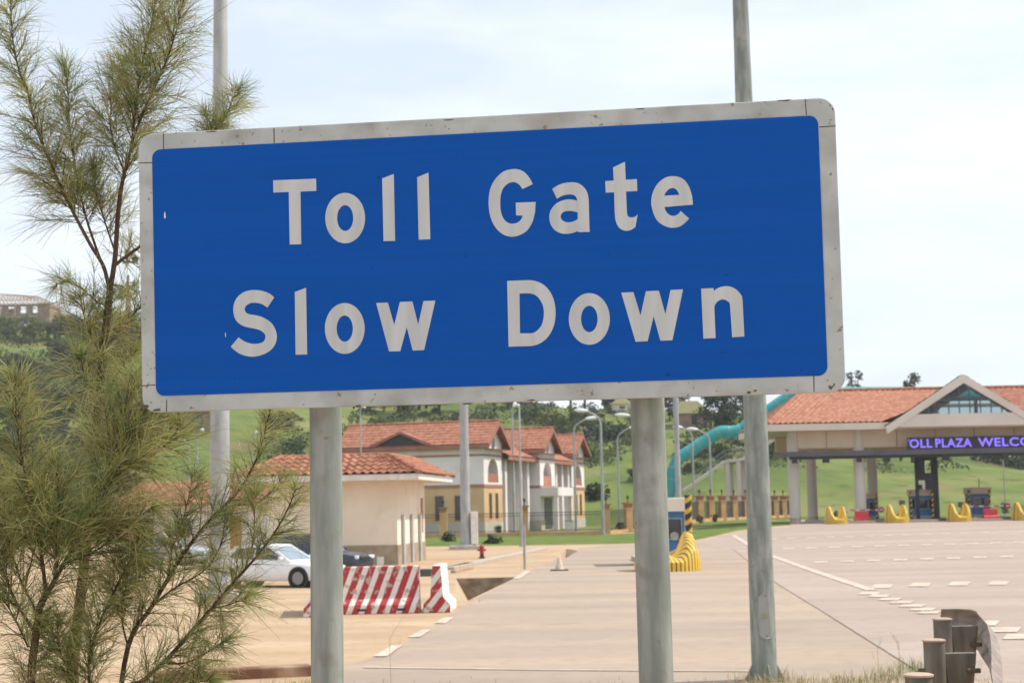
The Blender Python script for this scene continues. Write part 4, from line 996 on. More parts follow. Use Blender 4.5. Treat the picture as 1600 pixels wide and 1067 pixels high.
# long body
b.bb((3.0, 1.7, 4.55), (29.4, DEP, 8.3)); b.build('wall', M_wallw, off)
b = MB(); b.bb((3.0, 1.7, 0), (29.4, DEP, 4.4)); b.build('wall', M_wallw, off)['label'] = 'recessed ground floor wall'
def arch_wall(mb, y, x0, x1, z0, z1, ax0, ax1, az0, az1, pointed=True):
    """wall sheet on plane y with an arched opening"""
    n = 10; cx = (ax0 + ax1) / 2; hw_ = (ax1 - ax0) / 2; sp_ = az1 - hw_ * 1.25
    arc = [(ax0, az0), (ax0, sp_)] + [(cx - hw_ * math.cos(math.pi * k / n), sp_ + hw_ * 1.25 * math.sin(math.pi * k / n) ** .8) for k in range(1, n)] + [(ax1, sp_), (ax1, az0)]
    mb.quad((x0, y, z0), (ax0, y, z0), (ax0, y, az0), (ax0, y, sp_), (x0, y, sp_), (x0, y, az0))
    mb.quad((ax1, y, z0), (x1, y, z0), (x1, y, az0), (x1, y, sp_), (ax1, y, sp_), (ax1, y, az0))
    mb.quad((ax0, y, z0), (ax1, y, z0), (ax1, y, az0), (ax0, y, az0))
    top = arc[1:-1]; m_ = len(top)
    for i in range(m_ - 1):
        (a0_, b0_), (a1_, b1_) = top[i], top[i + 1]
        t0 = x0 + (x1 - x0) * i / (m_ - 1); t1 = x0 + (x1 - x0) * (i + 1) / (m_ - 1)
        mb.quad((a0_, y, b0_), (a1_, y, b1_), (t1, y, z1), (t0, y, z1))
    mb.quad((x0, y, sp_), (ax0, y, sp_), (x0, y, z1)); mb.quad((x1, y, sp_), (x1, y, z1), (ax1, y, sp_))
    for (a0_, b0_), (a1_, b1_) in zip(arc, arc[1:]): mb.quad((a0_, y, b0_), (a1_, y, b1_), (a1_, y + .9, b1_), (a0_, y + .9, b0_))
for gi, (x0, x1, yf_, _) in enumerate(GS):
    cx = (x0 + x1) / 2; y0 = yf_; g_ = ['nearest gabled wing', 'middle gabled wing', 'farthest gabled wing'][gi]
    lower = M_tan if gi != 1 else M_wallw
    b = MB()   # upper storeys: side walls plus arched front
    b.quad((x0, y0, 4.6), (x0, DEP, 4.6), (x0, DEP, ZE), (x0, y0, ZE)); b.quad((x1, y0, 4.6), (x1, y0, ZE), (x1, DEP, ZE), (x1, DEP, 4.6)); b.quad((x0, DEP, 4.6), (x1, DEP, 4.6), (x1, DEP, ZE), (x0, DEP, ZE))
    arch_wall(b, y0, x0, x1, 4.6, 7.45, cx - 1.7, cx + 1.7, 4.9 if gi != 1 else 4.7, 7.25)
    b.quad((x0, y0, 7.45), (x1, y0, 7.45), (x1, y0, ZE), (cx, y0, ZA - .25), (x0, y0, ZE)); b.quad((x0, y0 + .9, 4.6), (x1, y0 + .9, 4.6), (x1, y0 + .9, 7.6), (x0, y0 + .9, 7.6))
    b.quad((x0, y0, 4.6), (x1, y0, 4.6), (x1, y0 + .9, 4.6), (x0, y0 + .9, 4.6))
    w_ = b.build('wall', M_wallw, off); w_['label'] = 'white upper wall of the ' + g_
    b = MB(); b.bb((cx - 1.69, y0 + .12, 4.7), (cx + 1.69, y0 + .2, 5.75)); b.build('balcony', M_bal, off)
    b = MB(); b.bb((cx - .9, y0 + .86, 4.7), (cx + .2, y0 + .9, 6.7)); b.build('balcony_door', M_glass, off)
    b = MB(); b.bb((x0, y0, 0), (x1, DEP, 4.45)); b.build('wall', lower, off)['label'] = ('tan' if gi != 1 else 'white') + ' ground floor of the ' + g_
    b = MB(); b.bb((x0 - .05, y0 - .05, -.2), (x1 + .05, DEP, 1.1)); b.build('plinth', mat('office_plinth', (.50, .44, .36), (.56, .50, .42), scale=1), off)
    for z0_, z1_ in ((4.44, 4.72), (7.42, 7.62)): b = MB(); b.bb((x0 - .07, y0 - .07, z0_), (x1 + .07, DEP + .02, z1_)); b.build('string_course', M_band, off)
    # attic window with frame
    f = MB(); f.bb((cx - .55, y0 - .05, 8.0), (cx + .55, y0 - .004, 9.3)); fr_ = f.build('window', M_wallw, off); f = MB(); f.bb((cx - .46, y0 - .07, 8.08), (cx + .46, y0 - .052, 9.2)); f.build('pane', M_win, fr_)
    if gi != 1:
        for wx in (-1.0, 1.0): f = MB(); f.bb((cx + wx - .42, y0 - .04, 1.4), (cx + wx + .42, y0 - .004, 3.9)); fr_ = f.build('window', M_fascia, off); f = MB(); f.bb((cx + wx - .34, y0 - .055, 1.48), (cx + wx + .34, y0 - .042, 3.82)); f.build('pane', M_glass, fr_)
    else:
        f = MB(); f.bb((cx - 1.5, y0 - .05, .1), (cx + 1.5, y0 - .004, 3.4)); fr_ = f.build('door', M_dark, off); f = MB(); f.bb((cx - 1.35, y0 - .07, .2), (cx + 1.35, y0 - .052, 3.3)); f.build('pane', M_win, fr_)
        f = MB(); f.bb((cx - 3.1, y0 - 2.0, 3.6), (cx + 3.1, y0, 4.5)); f.bb((cx - 3.0, y0 - 1.9, 0), (cx - 2.6, y0 - 1.5, 3.6)); f.bb((cx + 2.6, y0 - 1.9, 0), (cx + 3.0, y0 - 1.5, 3.6)); f.build('porch', M_wallw, off)
    # gable roof, ridge running into the building
    ov = .75; xa, xb = x0 - .62, x1 + .62; ze = ZE - .22; fy = y0 - ov
    b = MB(); tiles(b, (xa, DEP + .5, ze), (xa, fy, ze), (cx, fy, ZA), (cx, DEP + .5, ZA), pu=.45, pv=.5, hu=.05, hv=.04, su=3); tiles(b, (xb, fy, ze), (xb, DEP + .5, ze), (cx, DEP + .5, ZA), (cx, fy, ZA), pu=.45, pv=.5, hu=.05, hv=.04, su=3)
    b.quad((xa, fy, ze - .02), (cx, fy, ZA - .03), (cx, DEP + .5, ZA - .03), (xa, DEP + .5, ze - .02)); b.quad((xb, fy, ze - .02), (xb, DEP + .5, ze - .02), (cx, DEP + .5, ZA - .03), (cx, fy, ZA - .03))
    b.tube([(cx, fy, ZA + .06), (cx, DEP + .5, ZA + .06)], .14, 8); rf = b.build('roof', M_tile, off, smooth=True)
    b = MB()
    for sx, xe in ((-1, xa), (1, xb)):
        b.prism([(xe, ze - .38), (xe, ze - .03), (cx, ZA - .03), (cx, ZA - .42)], lambda x, z: (x, fy - .05, z), lambda x, z: (x, fy + .07, z))
    b.build('barge_board', M_fascia, rf)
    b = MB(); b.bb((xa - .04, fy, ze - .42), (xa + .06, DEP + .5, ze - .02)); b.bb((xb - .06, fy, ze - .42), (xb + .04, DEP + .5, ze - .02)); b.build('eaves_board', M_fascia, rf)
    b = MB(); b.bb((xa, fy + .1, ze - .44), (xb, DEP + .4, ze - .40)); b.build('soffit', M_band, rf)
# recessed bays: fins, windows, lean-to roofs
for x0, x1 in ((2.9, 13.3), (19.1, 29.5)):
    n = 4
    for i in range(n):
        fx = x0 + (i + .5) * (x1 - x0) / n
        b = MB(); b.bb((fx - .32, .35, 0), (fx + .32, 1.7, 7.3)); b.build('fin', M_wallw, off)
    for i in range(n + 1):
        wx = x0 + (i) * (x1 - x0) / n + (.6 if i == 0 else -.6 if i == n else 0)
        for z0_, z1_ in ((1.3, 4.0), (4.9, 7.1)):
            f = MB(); f.bb((wx - .5, 1.64, z0_), (wx + .5, 1.698, z1_)); fr_ = f.build('window', M_fascia, off); f = MB(); f.bb((wx - .42, 1.62, z0_ + .08), (wx + .42, 1.638, z1_ - .08)); f.build('pane', M_glass, fr_)
        if 0 < i < n: f = MB(); f.bb((wx - .4, .9, 4.25), (wx + .4, 1.6, 4.8)); f.build('air_conditioner', M_galv2, off, bevel=.03)
    b = MB(); b.bb((x0, 1.0, 4.3), (x1, 1.7, 4.6)); b.build('string_course', M_band, off)
    b = MB(); tiles(b, (x0, -.35, 7.55), (x1, -.35, 7.55), (x1, 3.4, 9.2), (x0, 3.4, 9.2), pu=.45, pv=.5, hu=.05, hv=.04, su=3); b.bb((x0, 3.0, 8.2), (x1, DEP, 9.1)); rf = b.build('roof', M_tile, off, smooth=True)
    b = MB(); b.bb((x0, -.38, 7.15), (x1, -.28, 7.52)); b.bb((x0, -.28, 7.15), (x1, 1.75, 7.22)); b.build('eaves_board', M_fascia, rf)
# long tan side wall openings facing the guard house (on x = -2.9), plus the little dormer on the eave
for yy, w_, z0_, z1_ in ((2.6, 1.5, 1.3, 3.7), (4.9, .9, 1.3, 3.7), (8.2, 1.5, 1.3, 3.7), (11.5, 1.5, 1.3, 3.7)):
    f = MB(); f.bb((-2.95, yy - w_ / 2, z0_), (-2.904, yy + w_ / 2, z1_)); fr_ = f.build('window', M_fascia, off); f = MB(); f.bb((-2.965, yy - w_ / 2 + .08, z0_ + .08), (-2.952, yy + w_ / 2 - .08, z1_ - .08)); f.build('pane', M_glass, fr_)
dy0 = 8.6; b = MB()
for s in (-1, 1):
    b.prism([(dy0 + s * 2.7, 8.62), (dy0, 9.72), (dy0, 9.95), (dy0 + s * 3.2, 8.66)], lambda y, z: (-3.62, y, z), lambda y, z: (-1.0, y, z))
dm = b.build('dormer', M_tile, off); b = MB()
b.quad((-3.5, dy0 - 2.5, 8.64), (-3.5, dy0 + 2.5, 8.64), (-3.5, dy0, 9.68)); b.build('gable_infill', M_black, dm); b = MB()  # flat black triangle filling the dormer gable
for s in (-1, 1): b.prism([(dy0 + s * 3.2, 8.5), (dy0 + s * 3.2, 8.7), (dy0, 9.98), (dy0, 9.74), (dy0 + s * 2.6, 8.6)], lambda y, z: (-3.70, y, z), lambda y, z: (-3.63, y, z))
b.build('barge_board', M_fascia, dm)

# ------------------------------------------------------------------ toll plaza canopy
PY = 125.0
pz = T(30, PY)
pl0 = Vector((at(1243, 820, PY).x, PY, pz))
plaza = thing('toll_canopy', 'wide toll plaza canopy with terracotta roof, glazed gable and cream columns', 'toll plaza', pl0)
def pl(px, py, Y=PY): return at(px, py, Y) - pl0
M_pcol = mat('column_render', (.50, .445, .39), (.60, .54, .48), scale=.6, rough=.8, stretch=(1, 1, .25), c3=(.56, .50, .44))
xe0 = pl(1200, 664, PY - 1.5).x; zev = pl(1260, 666).z; xr0 = pl(1255, 612, PY + 6).x; zri = pl(1330, 610.5, PY + 6).z
XR = 62.0
ye0, ye1, yri = -1.8, 14.5, 6.4
_ap = pl(1505, 585, PY - 2.6); _fl = pl(1384, 667, PY - 2.6); _gx = _ap.x; _hw = _gx - _fl.x
b = MB(); tiles(b, (xe0, ye0, zev + .15), (_gx - _hw, ye0, zev + .15), (_gx + 2.3, yri, zri), (xr0, yri, zri), pu=.46, pv=2.0, hu=.10, hv=.008, su=6)
tiles(b, (_gx + _hw, ye0, zev + .15), (XR, ye0, zev + .15), (XR - 3, yri, zri), (_gx + 3.5, yri, zri), pu=.46, pv=2.0, hu=.10, hv=.008, su=6)
tiles(b, (XR, ye1, zev + .15), (_gx + _hw + 5.6, ye1, zev + .15), (_gx + 3.5, yri, zri), (XR - 3, yri, zri), pu=.9, pv=1.5, hu=.09, hv=.06, su=3)
tiles(b, (_gx - _hw + 5.6, ye1, zev + .15), (xe0, ye1, zev + .15), (xr0, yri, zri), (_gx + 2.3, yri, zri), pu=.9, pv=1.5, hu=.09, hv=.06, su=3)
tiles(b, (xe0, ye1, zev + .15), (xe0, ye0, zev + .15), (xr0, yri, zri), (xr0, yri + .01, zri), pu=.46, pv=.55, hu=.09, hv=.06, su=5)
b.tube([(xe0, ye0, zev + .2), (xr0, yri, zri + .1), (_gx + 2.3, yri, zri + .1)], .16, 8); b.tube([(_gx + 3.5, yri, zri + .1), (XR - 3, yri, zri + .1)], .16, 8); rf = b.build('roof', M_tile, plaza, smooth=True)
b = MB()
for a_, c_ in (((xe0 - .05, ye0 - .06, zev - .42), (XR, ye0 + .12, zev + .12)), ((xe0 - .06, ye0 + .12, zev - .42), (xe0 + .1, ye1, zev + .12)), ((xe0, ye1 - .1, zev - .42), (XR, ye1 + .06, zev + .12))): b.bb(a_, c_)
b.build('fascia', mat('cream_fascia', (.60, .51, .42), (.66, .57, .48), scale=.5, rough=.7), plaza)
b = MB(); b.bb((xe0 + .1, ye0 + .12, zev - .40), (XR, ye1 - .1, zev - .32)); b.build('soffit', M_cream, plaza)
# deep beams under the soffit
M_beam = mat('beam_render', (.58, .46, .33), (.66, .53, .39), scale=.6, rough=.85)
zb0 = pl(1300, 700).z
b = MB(); b.bb((.4, -.25, zb0), (XR - 4, .25, zev - .41)); b.build('beam', M_beam, plaza)
b = MB(); b.bb((.4, 10.3, zb0), (XR - 4, 10.8, zev - .41)); b.build('beam', M_beam, plaza)
for gx_ in [pl(q, 685).x for q in (1290, 1400, 1460, 1521, 1584)]: b = MB(); b.bb((gx_ - .03, -.27, zb0), (gx_ + .03, -.252, zev - .45)); b.build('beam_joint', M_band, plaza)
r_c = 8.6 / F * PY
for cx_ in (0.0, pl(1346, 815).x, 31.0, 36.5, 52.0):
    for yy in (0, 10.5):
        b = MB(); zt_ = zev - .4
        ox = .33 * yy
        b.tube([(cx_ + ox, yy, -.1), (cx_ + ox, yy, zt_)], r_c * (1 if yy == 0 else .98), 28); cc = b.build('column', M_pcol, plaza, smooth=True)
        b = MB(); b.tube([(cx_ + ox, yy, -.08), (cx_ + ox, yy, .45)], r_c * 1.012, 28, cap=False); b.build('splash_stain', mat('red_dust', (.36, .235, .16), (.54, .46, .39), scale=1.6, rough=.95), cc)
# glazed gable
gy = -2.6; Yg = PY + gy
ap = pl(1505, 585, Yg); fl_ = pl(1384, 667, Yg); gcx = ap.x; hwid = gcx - fl_.x; zf = fl_.z; zap = ap.z
M_trim = mat('gable_trim', (.60, .52, .44), (.66, .58, .50), scale=.6, rough=.75)
tw = .60
for s in (-1, 1):
    b = MB(); b.prism([(gcx, zap), (gcx + s * hwid * 1.0, zf), (gcx + s * (hwid - .1), zf - tw * .9), (gcx, zap - tw * 1.12)], lambda x, z: (x, gy - .1, z), lambda x, z: (x, gy + .25, z)); b.build('gable_trim', M_trim, plaza)
    b = MB(); tiles(b, (gcx + s * hwid, gy + .2, zf + .05), (gcx + s * hwid + 5.6, ye1 + .3, zf + .05), (gcx + 5.6, ye1 + .3, zap), (gcx, gy + .2, zap), pu=.46, pv=.55, hu=.06, hv=.05, su=4); b.build('gable_roof', M_tile, rf, smooth=True)
zbt = pl(1505, 646, Yg).z; zbb = pl(1505, 665, Yg).z
xin = hwid * .78
b = MB(); b.prism([(gcx - hwid + .3, zbb), (gcx + hwid - .3, zbb), (gcx + hwid * .70, zbt + .02), (gcx - hwid * .70, zbt + .02)], lambda x, z: (x, gy + .0, z), lambda x, z: (x, gy + .5, z)); b.build('gable_beam', M_trim, plaza)
M_gl = mat('teal_grey_glass', (.10, .15, .16), (.12, .17, .18), scale=1, rough=.08, spec=.8)
t_ = M_gl.node_tree; p_ = t_.nodes['Principled BSDF']; trn = t_.nodes.new('ShaderNodeBsdfTransparent'); trn.inputs[0].default_value = (.50, .63, .65, 1); mxs = t_.nodes.new('ShaderNodeMixShader'); mxs.inputs[0].default_value = .72
t_.links.new(p_.outputs[0], mxs.inputs[1]); t_.links.new(trn.outputs[0], mxs.inputs[2]); t_.links.new(mxs.outputs[0], t_.nodes['Material Output'].inputs[0])
zgt = zap - tw * 1.15; gw = (zgt - zbt) / (zap - zf) * hwid
b = MB(); b.quad((gcx - gw, gy + .12, zbt), (gcx + gw, gy + .12, zbt), (gcx, gy + .12, zgt)); b.build('gable_glass', M_gl, plaza)
b = MB(); n = 9
for i in range(n + 1):
    x = gcx - gw + 2 * gw * i / n; h = (1 - abs(x - gcx) / gw) * (zgt - zbt)
    if h > .05: b.bb((x - .04, gy + .04, zbt), (x + .04, gy + .11, zbt + h))
for f_ in (.27, .55): zz = zbt + (zgt - zbt) * f_; ww = gw * (1 - f_); b.bb((gcx - ww, gy + .03, zz - .04), (gcx + ww, gy + .10, zz + .04))
b.build('mullion', M_dark, plaza)
# inside of the gable room: pale frames seen through the glass
b = MB()
for q in (1455, 1467, 1531): x = pl(q, 635, PY).x; b.bb((x - .12, 1.0, zbt - .3), (x + .12, 1.2, zbt + 1.25))
b.bb((pl(1455, 625, PY).x, 1.0, zbt + 1.25), (pl(1560, 625, PY).x, 1.2, zbt + 1.45)); b.build('gable_frame', M_wallw, plaza)

# gantry and display
gn0 = Vector((pl0.x, PY - 1.4, pz)); gan = thing('sign_gantry', 'dark grey gantry beam across the toll lanes with small hanging signal boxes', 'gantry', gn0)
def gp(px, py): return at(px, py, PY - 1.4) - gn0
x0 = gp(1210, 710).x; zt_, zb_ = gp(1300, 704.5).z, gp(1300, 712.5).z
b = MB(); b.bb((x0, -.25, zb_), (52, .25, zt_)); b.build('beam', M_dark, gan)
b = MB(); b.bb((x0 + 1.2, -.05, zb_ - .22), (52, .2, zb_ - .002)); b.build('underside_strip', M_black, gan)  # black strip along the underside of the beam
for q in (1241, 1290, 1342, 1385, 1477, 1570): x = gp(q, 718).x; w_ = .20 if q in (1241, 1342) else .27; b = MB(); b.bb((x - w_, -.22, zb_ - .52), (x + w_, .04, zb_ - .05)); b.build('signal_box', M_black, gan)
ds0 = Vector((at(1418, 692, PY - 1.4).x, PY - 1.5, pz)); dsp = thing('message_display', 'black electronic display with purple words PLAZA WELCO above the toll gantry', 'display', ds0)
x1 = 13.5; z0, z1 = at(1418, 703, PY - 1.5).z - pz + .02, at(1418, 683.5, PY - 1.5).z - pz
b = MB(); b.bb((0, -.1, z0), (x1, .25, z1)); b.build('housing', mat('display_black', (.012, .011, .018), (.02, .018, .028), scale=2, rough=.4), dsp)
M_led = bpy.data.materials.new('purple_led'); M_led.use_nodes = True; pp = M_led.node_tree.nodes['Principled BSDF']; pp.inputs['Base Color'].default_value = (.1, .06, .5, 1); pp.inputs['Emission Color'].default_value = (.24, .17, .92, 1); pp.inputs['Emission Strength'].default_value = .85
def text_mesh(txt, name, size, mt, parent, loc, bold=0.0, rotx=90, sx=1.0):
    cu = bpy.data.curves.new('t', 'FONT'); cu.body = txt; cu.size = size; cu.offset = bold; cu.resolution_u = 3; cu.space_character = 1.08
    o = bpy.data.objects.new('t', cu); COL.objects.link(o); bpy.context.view_layer.update()
    me = bpy.data.meshes.new_from_object(o.evaluated_get(bpy.context.evaluated_depsgraph_get())); bpy.data.objects.remove(o); bpy.data.curves.remove(cu)
    me.transform(Matrix.Rotation(R(rotx), 4, 'X')); me.transform(Matrix.Diagonal((sx, 1, 1, 1)))
    me.materials.clear(); me.materials.append(mt); o = bpy.data.objects.new(name, me); COL.objects.link(o); o.parent = parent; o.location = loc; return o
hh = (z1 - z0)
for w_, q in (('OLL', 1420), ('PLAZA', 1460), ('WELCOME', 1528)):
    x = at(q, 690, PY - 1.5).x - ds0.x
    tx = text_mesh(w_, 'lettering', hh * .98, M_led, dsp, (x, -.104, z0 + hh * .17), bold=.018)
    wd = tx.dimensions.x; target = {'OLL': 35, 'PLAZA': 56, 'WELCOME': 112}[w_] / F * PY
    tx.scale.x = target / max(.1, wd); tx['label'] = 'purple lit word ' + w_
b = MB(); b.bb((.02, -.108, z1 - .32), (.10, -.102, z1 - .14)); b.build('lettering', M_led, dsp)['label'] = 'end of a scrolled-off letter'

# ------------------------------------------------------------------ toll booths, bollards, crash noses
M_haz = stripes_mat('hazard_stripes', (.62, .36, .03), (.02, .02, .02), (.7, .3, -1), .42, wear=False)
M_hazv = stripes_mat('hazard_nose', (.74, .46, .035), (.74, .46, .035), (1, 0, 0), .3, wear=False)
def nose_mat():
    m = bpy.data.materials.new('nose_stripes'); m.use_nodes = True; t = m.node_tree; p = t.nodes['Principled BSDF']; p.inputs['Roughness'].default_value = .55
    uv = t.nodes.new('ShaderNodeUVMap'); uv.uv_map = 'UVMap'; s = t.nodes.new('ShaderNodeSeparateXYZ'); t.links.new(uv.outputs[0], s.inputs[0])
    fr = t.nodes.new('ShaderNodeMath'); fr.operation = 'FRACT'; t.links.new(s.outputs[0], fr.inputs[0])
    gt = t.nodes.new('ShaderNodeMath'); gt.operation = 'LESS_THAN'; gt.inputs[1].default_value = .30; t.links.new(fr.outputs[0], gt.inputs[0])
    g2 = t.nodes.new('ShaderNodeMath'); g2.operation = 'LESS_THAN'; g2.inputs[1].default_value = .74; t.links.new(s.outputs[1], g2.inputs[0])
    mu = t.nodes.new('ShaderNodeMath'); mu.operation = 'MULTIPLY'; t.links.new(gt.outputs[0], mu.inputs[0]); t.links.new(g2.outputs[0], mu.inputs[1])
    mx = t.nodes.new('ShaderNodeMix'); mx.data_type = 'RGBA'; mx.inputs[6].default_value = (.72, .46, .04, 1); mx.inputs[7].default_value = (.05, .042, .025, 1)
    t.links.new(mu.outputs[0], mx.inputs[0]); t.links.new(mx.outputs[2], p.inputs['Base Color']); return m
M_nose = nose_mat()
def nose_mesh():
    """U-shaped island nose: low rounded front, two horns rising to the rear with a trough between"""
    me = bpy.data.meshes.new('island_nose'); vs = []; fs = []; uvs = []
    NA, NR = 41, 16                       # angle round the front, ring towards the middle
    base_h = .36
    def top(x, y):                        # x -1.3..1.3, y 0 (front) .. 3
        v = max(0, min(1, (y - .05) / 1.5)); q = abs(x) / 1.3
        hh = interp([(0, .22), (.25, .27), (.42, .75), (.52, 1.12), (.62, 1.2), (.78, 1.16), (.90, .45), (.97, .08), (1, 0)], q)
        return base_h + hh * v ** .75
    for j in range(NR + 1):
        for i in range(NA):
            a = math.pi * i / (NA - 1)    # 0 right .. pi left
            f = 1 - max(0, j - 2) / (NR - 2)
            if j == 0: f = 1.0
            xx = 1.3 * math.cos(a); yy = 1.3 - 1.3 * math.sin(a)
            if i == 0 or i == NA - 1: yy = 2.9
            elif a < .22 or a > math.pi - .22:
                k = (min(a, math.pi - a)) / .22; yy = 2.9 * (1 - k) + yy * k
            x = xx * f; y = yy * f + 2.2 * (1 - f) if f < 1 else yy
            z = 0 if j == 0 else (base_h if j == 1 else top(x * .985, y))
            if j == 2: x *= .97; y = y * .985 + .03
            vs.append((x, y, z)); uvs.append((i / (NA - 1) * 22, (.2 if f > .50 else 1.0) if j > 1 else 0))
    for j in range(NR):
        for i in range(NA - 1):
            fs.append((j * NA + i + 1, j * NA + i, (j + 1) * NA + i, (j + 1) * NA + i + 1))
    # back face
    bk = [j * NA for j in range(NR + 1)] + [j * NA + NA - 1 for j in range(NR, -1, -1)]
    fs.append(tuple(bk))
    me.from_pydata(vs, [], fs); uvl = me.uv_layers.new(name='UVMap')
    for lp in me.loops: uvl.data[lp.index].uv = uvs[lp.vertex_index]
    me.polygons.foreach_set('use_smooth', [True] * len(me.polygons)); me.set_sharp_from_angle(angle=R(35)); me.materials.append(M_nose); me.update(); return me
NM = nose_mesh(); NG = 'yellow striped island noses'
def nose(label, loc, sc):
    o = bpy.data.objects.new('island_nose', NM); COL.objects.link(o); o.location = loc; o.scale = (sc,) * 3 if sc > .8 else (sc * .94, sc, sc * 1.38); return tag(o, label, 'traffic island', NG)
p = gnd(1051, 893); nose('nearest yellow island nose with black stripes, beside the right sign post', p, .88)
for lab, px, py, s in (('yellow island nose left of the second toll column', 1312, 820, .64), ('yellow island nose before the dark lane equipment tower', 1408, 817.5, .66), ('yellow island nose right of the tower, beside a red barrier', 1506, 813, .66), ('yellow island nose cut by the right picture edge', 1609, 810, .66)):
    p = at(px, py, PY - 6); p.z = T(p.x, p.y); nose(lab, p, s)
# kerbed lane islands
for lab, px, Y0, Y1, w in (('raised kerbed island under the blue roadside booth', 1046, 57.5, 68, .9),):
    x = at(px, 850, 60).x; b = MB(); b.bb((x - w, Y0, -.1), (x + w, Y1, .18)); o = b.build('traffic_island', M_conc, None, bevel=.02); struct(o)
for px in (1312, 1408, 1506, 1609):
    x = at(px, 815, PY).x; zz = T(x, PY); b = MB(); b.bb((x - .55, PY - 4.2, zz - .1), (x + 1.9, PY + 12, zz + .17)); struct(b.build('traffic_island', M_conc, None, bevel=.02))
def booth(label, loc, w, d, h, roofm, group='blue toll booths'):
    t = thing('toll_booth', label, 'toll booth', loc, 0, group)
    b = MB(); b.bb((-w / 2, 0, .28), (w / 2, d, h * .78)); b.build('wall', M_blue, t, bevel=.02)
    b = MB(); b.bb((-w / 2 + .02, .02, 0), (w / 2 - .02, d - .02, .28)); b.build('base', M_galv2, t)
    b = MB(); b.bb((-w / 2 + .10, -.03, h * .33), (w / 2 - .10, -.003, h * .68)); f = b.build('window', M_galv2, t); b = MB(); b.bb((-w / 2 + .14, -.045, h * .35), (w / 2 - .14, -.032, h * .66)); b.build('pane', M_glass, f)
    for s in (-1, 1): b = MB(); b.bb((s * (w / 2 + .003), .25, h * .36), (s * (w / 2 + .02), d - .3, h * .68)); b.build('window', M_glass, t)
    b = MB(); b.bb((-w / 2 - .08, -.12, h * .78), (w / 2 + .08, d + .1, h)); b.build('roof', roofm, t, bevel=.03)
    return t
p = gnd(1036, 852); px_r = at(1069, 800, 61).x; px_l = at(1004, 800, 61).x
bth = booth('blue roadside toll booth with a cream roof, mostly behind the right sign post', ((px_r + px_l) / 2, 61, .17), px_r - px_l, 2.4, 2.62 - .17, M_creamw)
b = MB(); b.lathe([(.001, 0), (.17, 0), (.17, .03), (.001, .03)], n=16); o = b.build('speaking_port', M_galv2, bth); o.rotation_euler = (R(90), 0, 0); o.location = (.40, -.05, .95)
def bollard(label, loc, r_, h):
    b = MB(); b.tube([(0, 0, 0), (0, 0, h)], r_, 16); o = b.build('bollard', M_haz, None, smooth=True); o.location = loc; tag(o, label, 'bollard', 'black and yellow striped bollards')
x = at(1075.5, 800, 60).x; bollard('thick black and yellow striped bollard at the corner of the blue roadside booth', (x, 60, .15), .13, at(1075, 773, 60).z - .15)
for lab, px, pt, pb, wpx, dm_ in (('blue toll booth half hidden behind the second column', 1364, 770, 815, 15, 8), ('blue toll booth under the dark lane equipment tower', 1447, 764, 810, 31, 2), ('blue toll booth with an aerial, rightmost of the plaza', 1535, 761, 804, 28, 5)):
    Y = PY + dm_; p = at(px, pb, Y); zz = T(p.x, min(Y, 140)) + .17; top = at(px, pt, Y).z; t = booth(lab, (p.x, Y, zz), wpx / F * Y, 2.2, max(1.8, top - zz), M_beam)
    if px == 1535: b = MB(); b.tube([(0, .5, top - zz), (0, .5, top - zz + .75)], .03, 6); b.build('aerial', M_black, t)
for lab, px, pt, pb, Y in (('thin striped bollard left of the tower booth', 1424.5, 768, 806, PY + 1), ('thin striped bollard right of the tower booth', 1458, 766, 806, PY + 1), ('thin striped bollard left of the booth with an aerial', 1515.5, 764, 800, PY + 4), ('thin striped bollard right of the booth with an aerial', 1547.5, 764, 804, PY + 4), ('thin striped bollard right of the column-hidden booth', 1370.5, 771, 812, PY + 7)):
    p = at(px, pb, Y); zz = T(p.x, min(Y, 140)) + .15; bollard(lab, (p.x, Y, zz), .085, at(px, pt, Y).z - zz)
# lane equipment tower
Yt = PY + 1.5; p = at(1445, 808, Yt); zz = T(p.x, PY) + .15; tw_ = thing('equipment_tower', 'tall black lane equipment tower rising from the booth to the gantry', 'tower', (p.x, Yt, zz))
def tp(px, py): q = at(px, py, Yt); return q.x - p.x, q.z - zz
for q in (1430.5, 1456, 1461.5): x, z = tp(q, 713); b = MB(); b.bb((x - .12, -.1, 0), (x + .12, .1, z)); b.build('upright', M_black, tw_)
for x0q, y0q, x1q, y1q in ((1433, 714, 1444, 740), (1444, 714, 1455, 719), (1436, 739, 1446, 750), (1446, 739, 1458, 764), (1434, 757, 1440, 764)):
    (xa, za), (xb, zb_) = tp(x0q, y0q), tp(x1q, y1q); b = MB(); b.bb((xa, -.3, zb_), (xb, .3, za)); b.build('equipment_box', M_black, tw_)
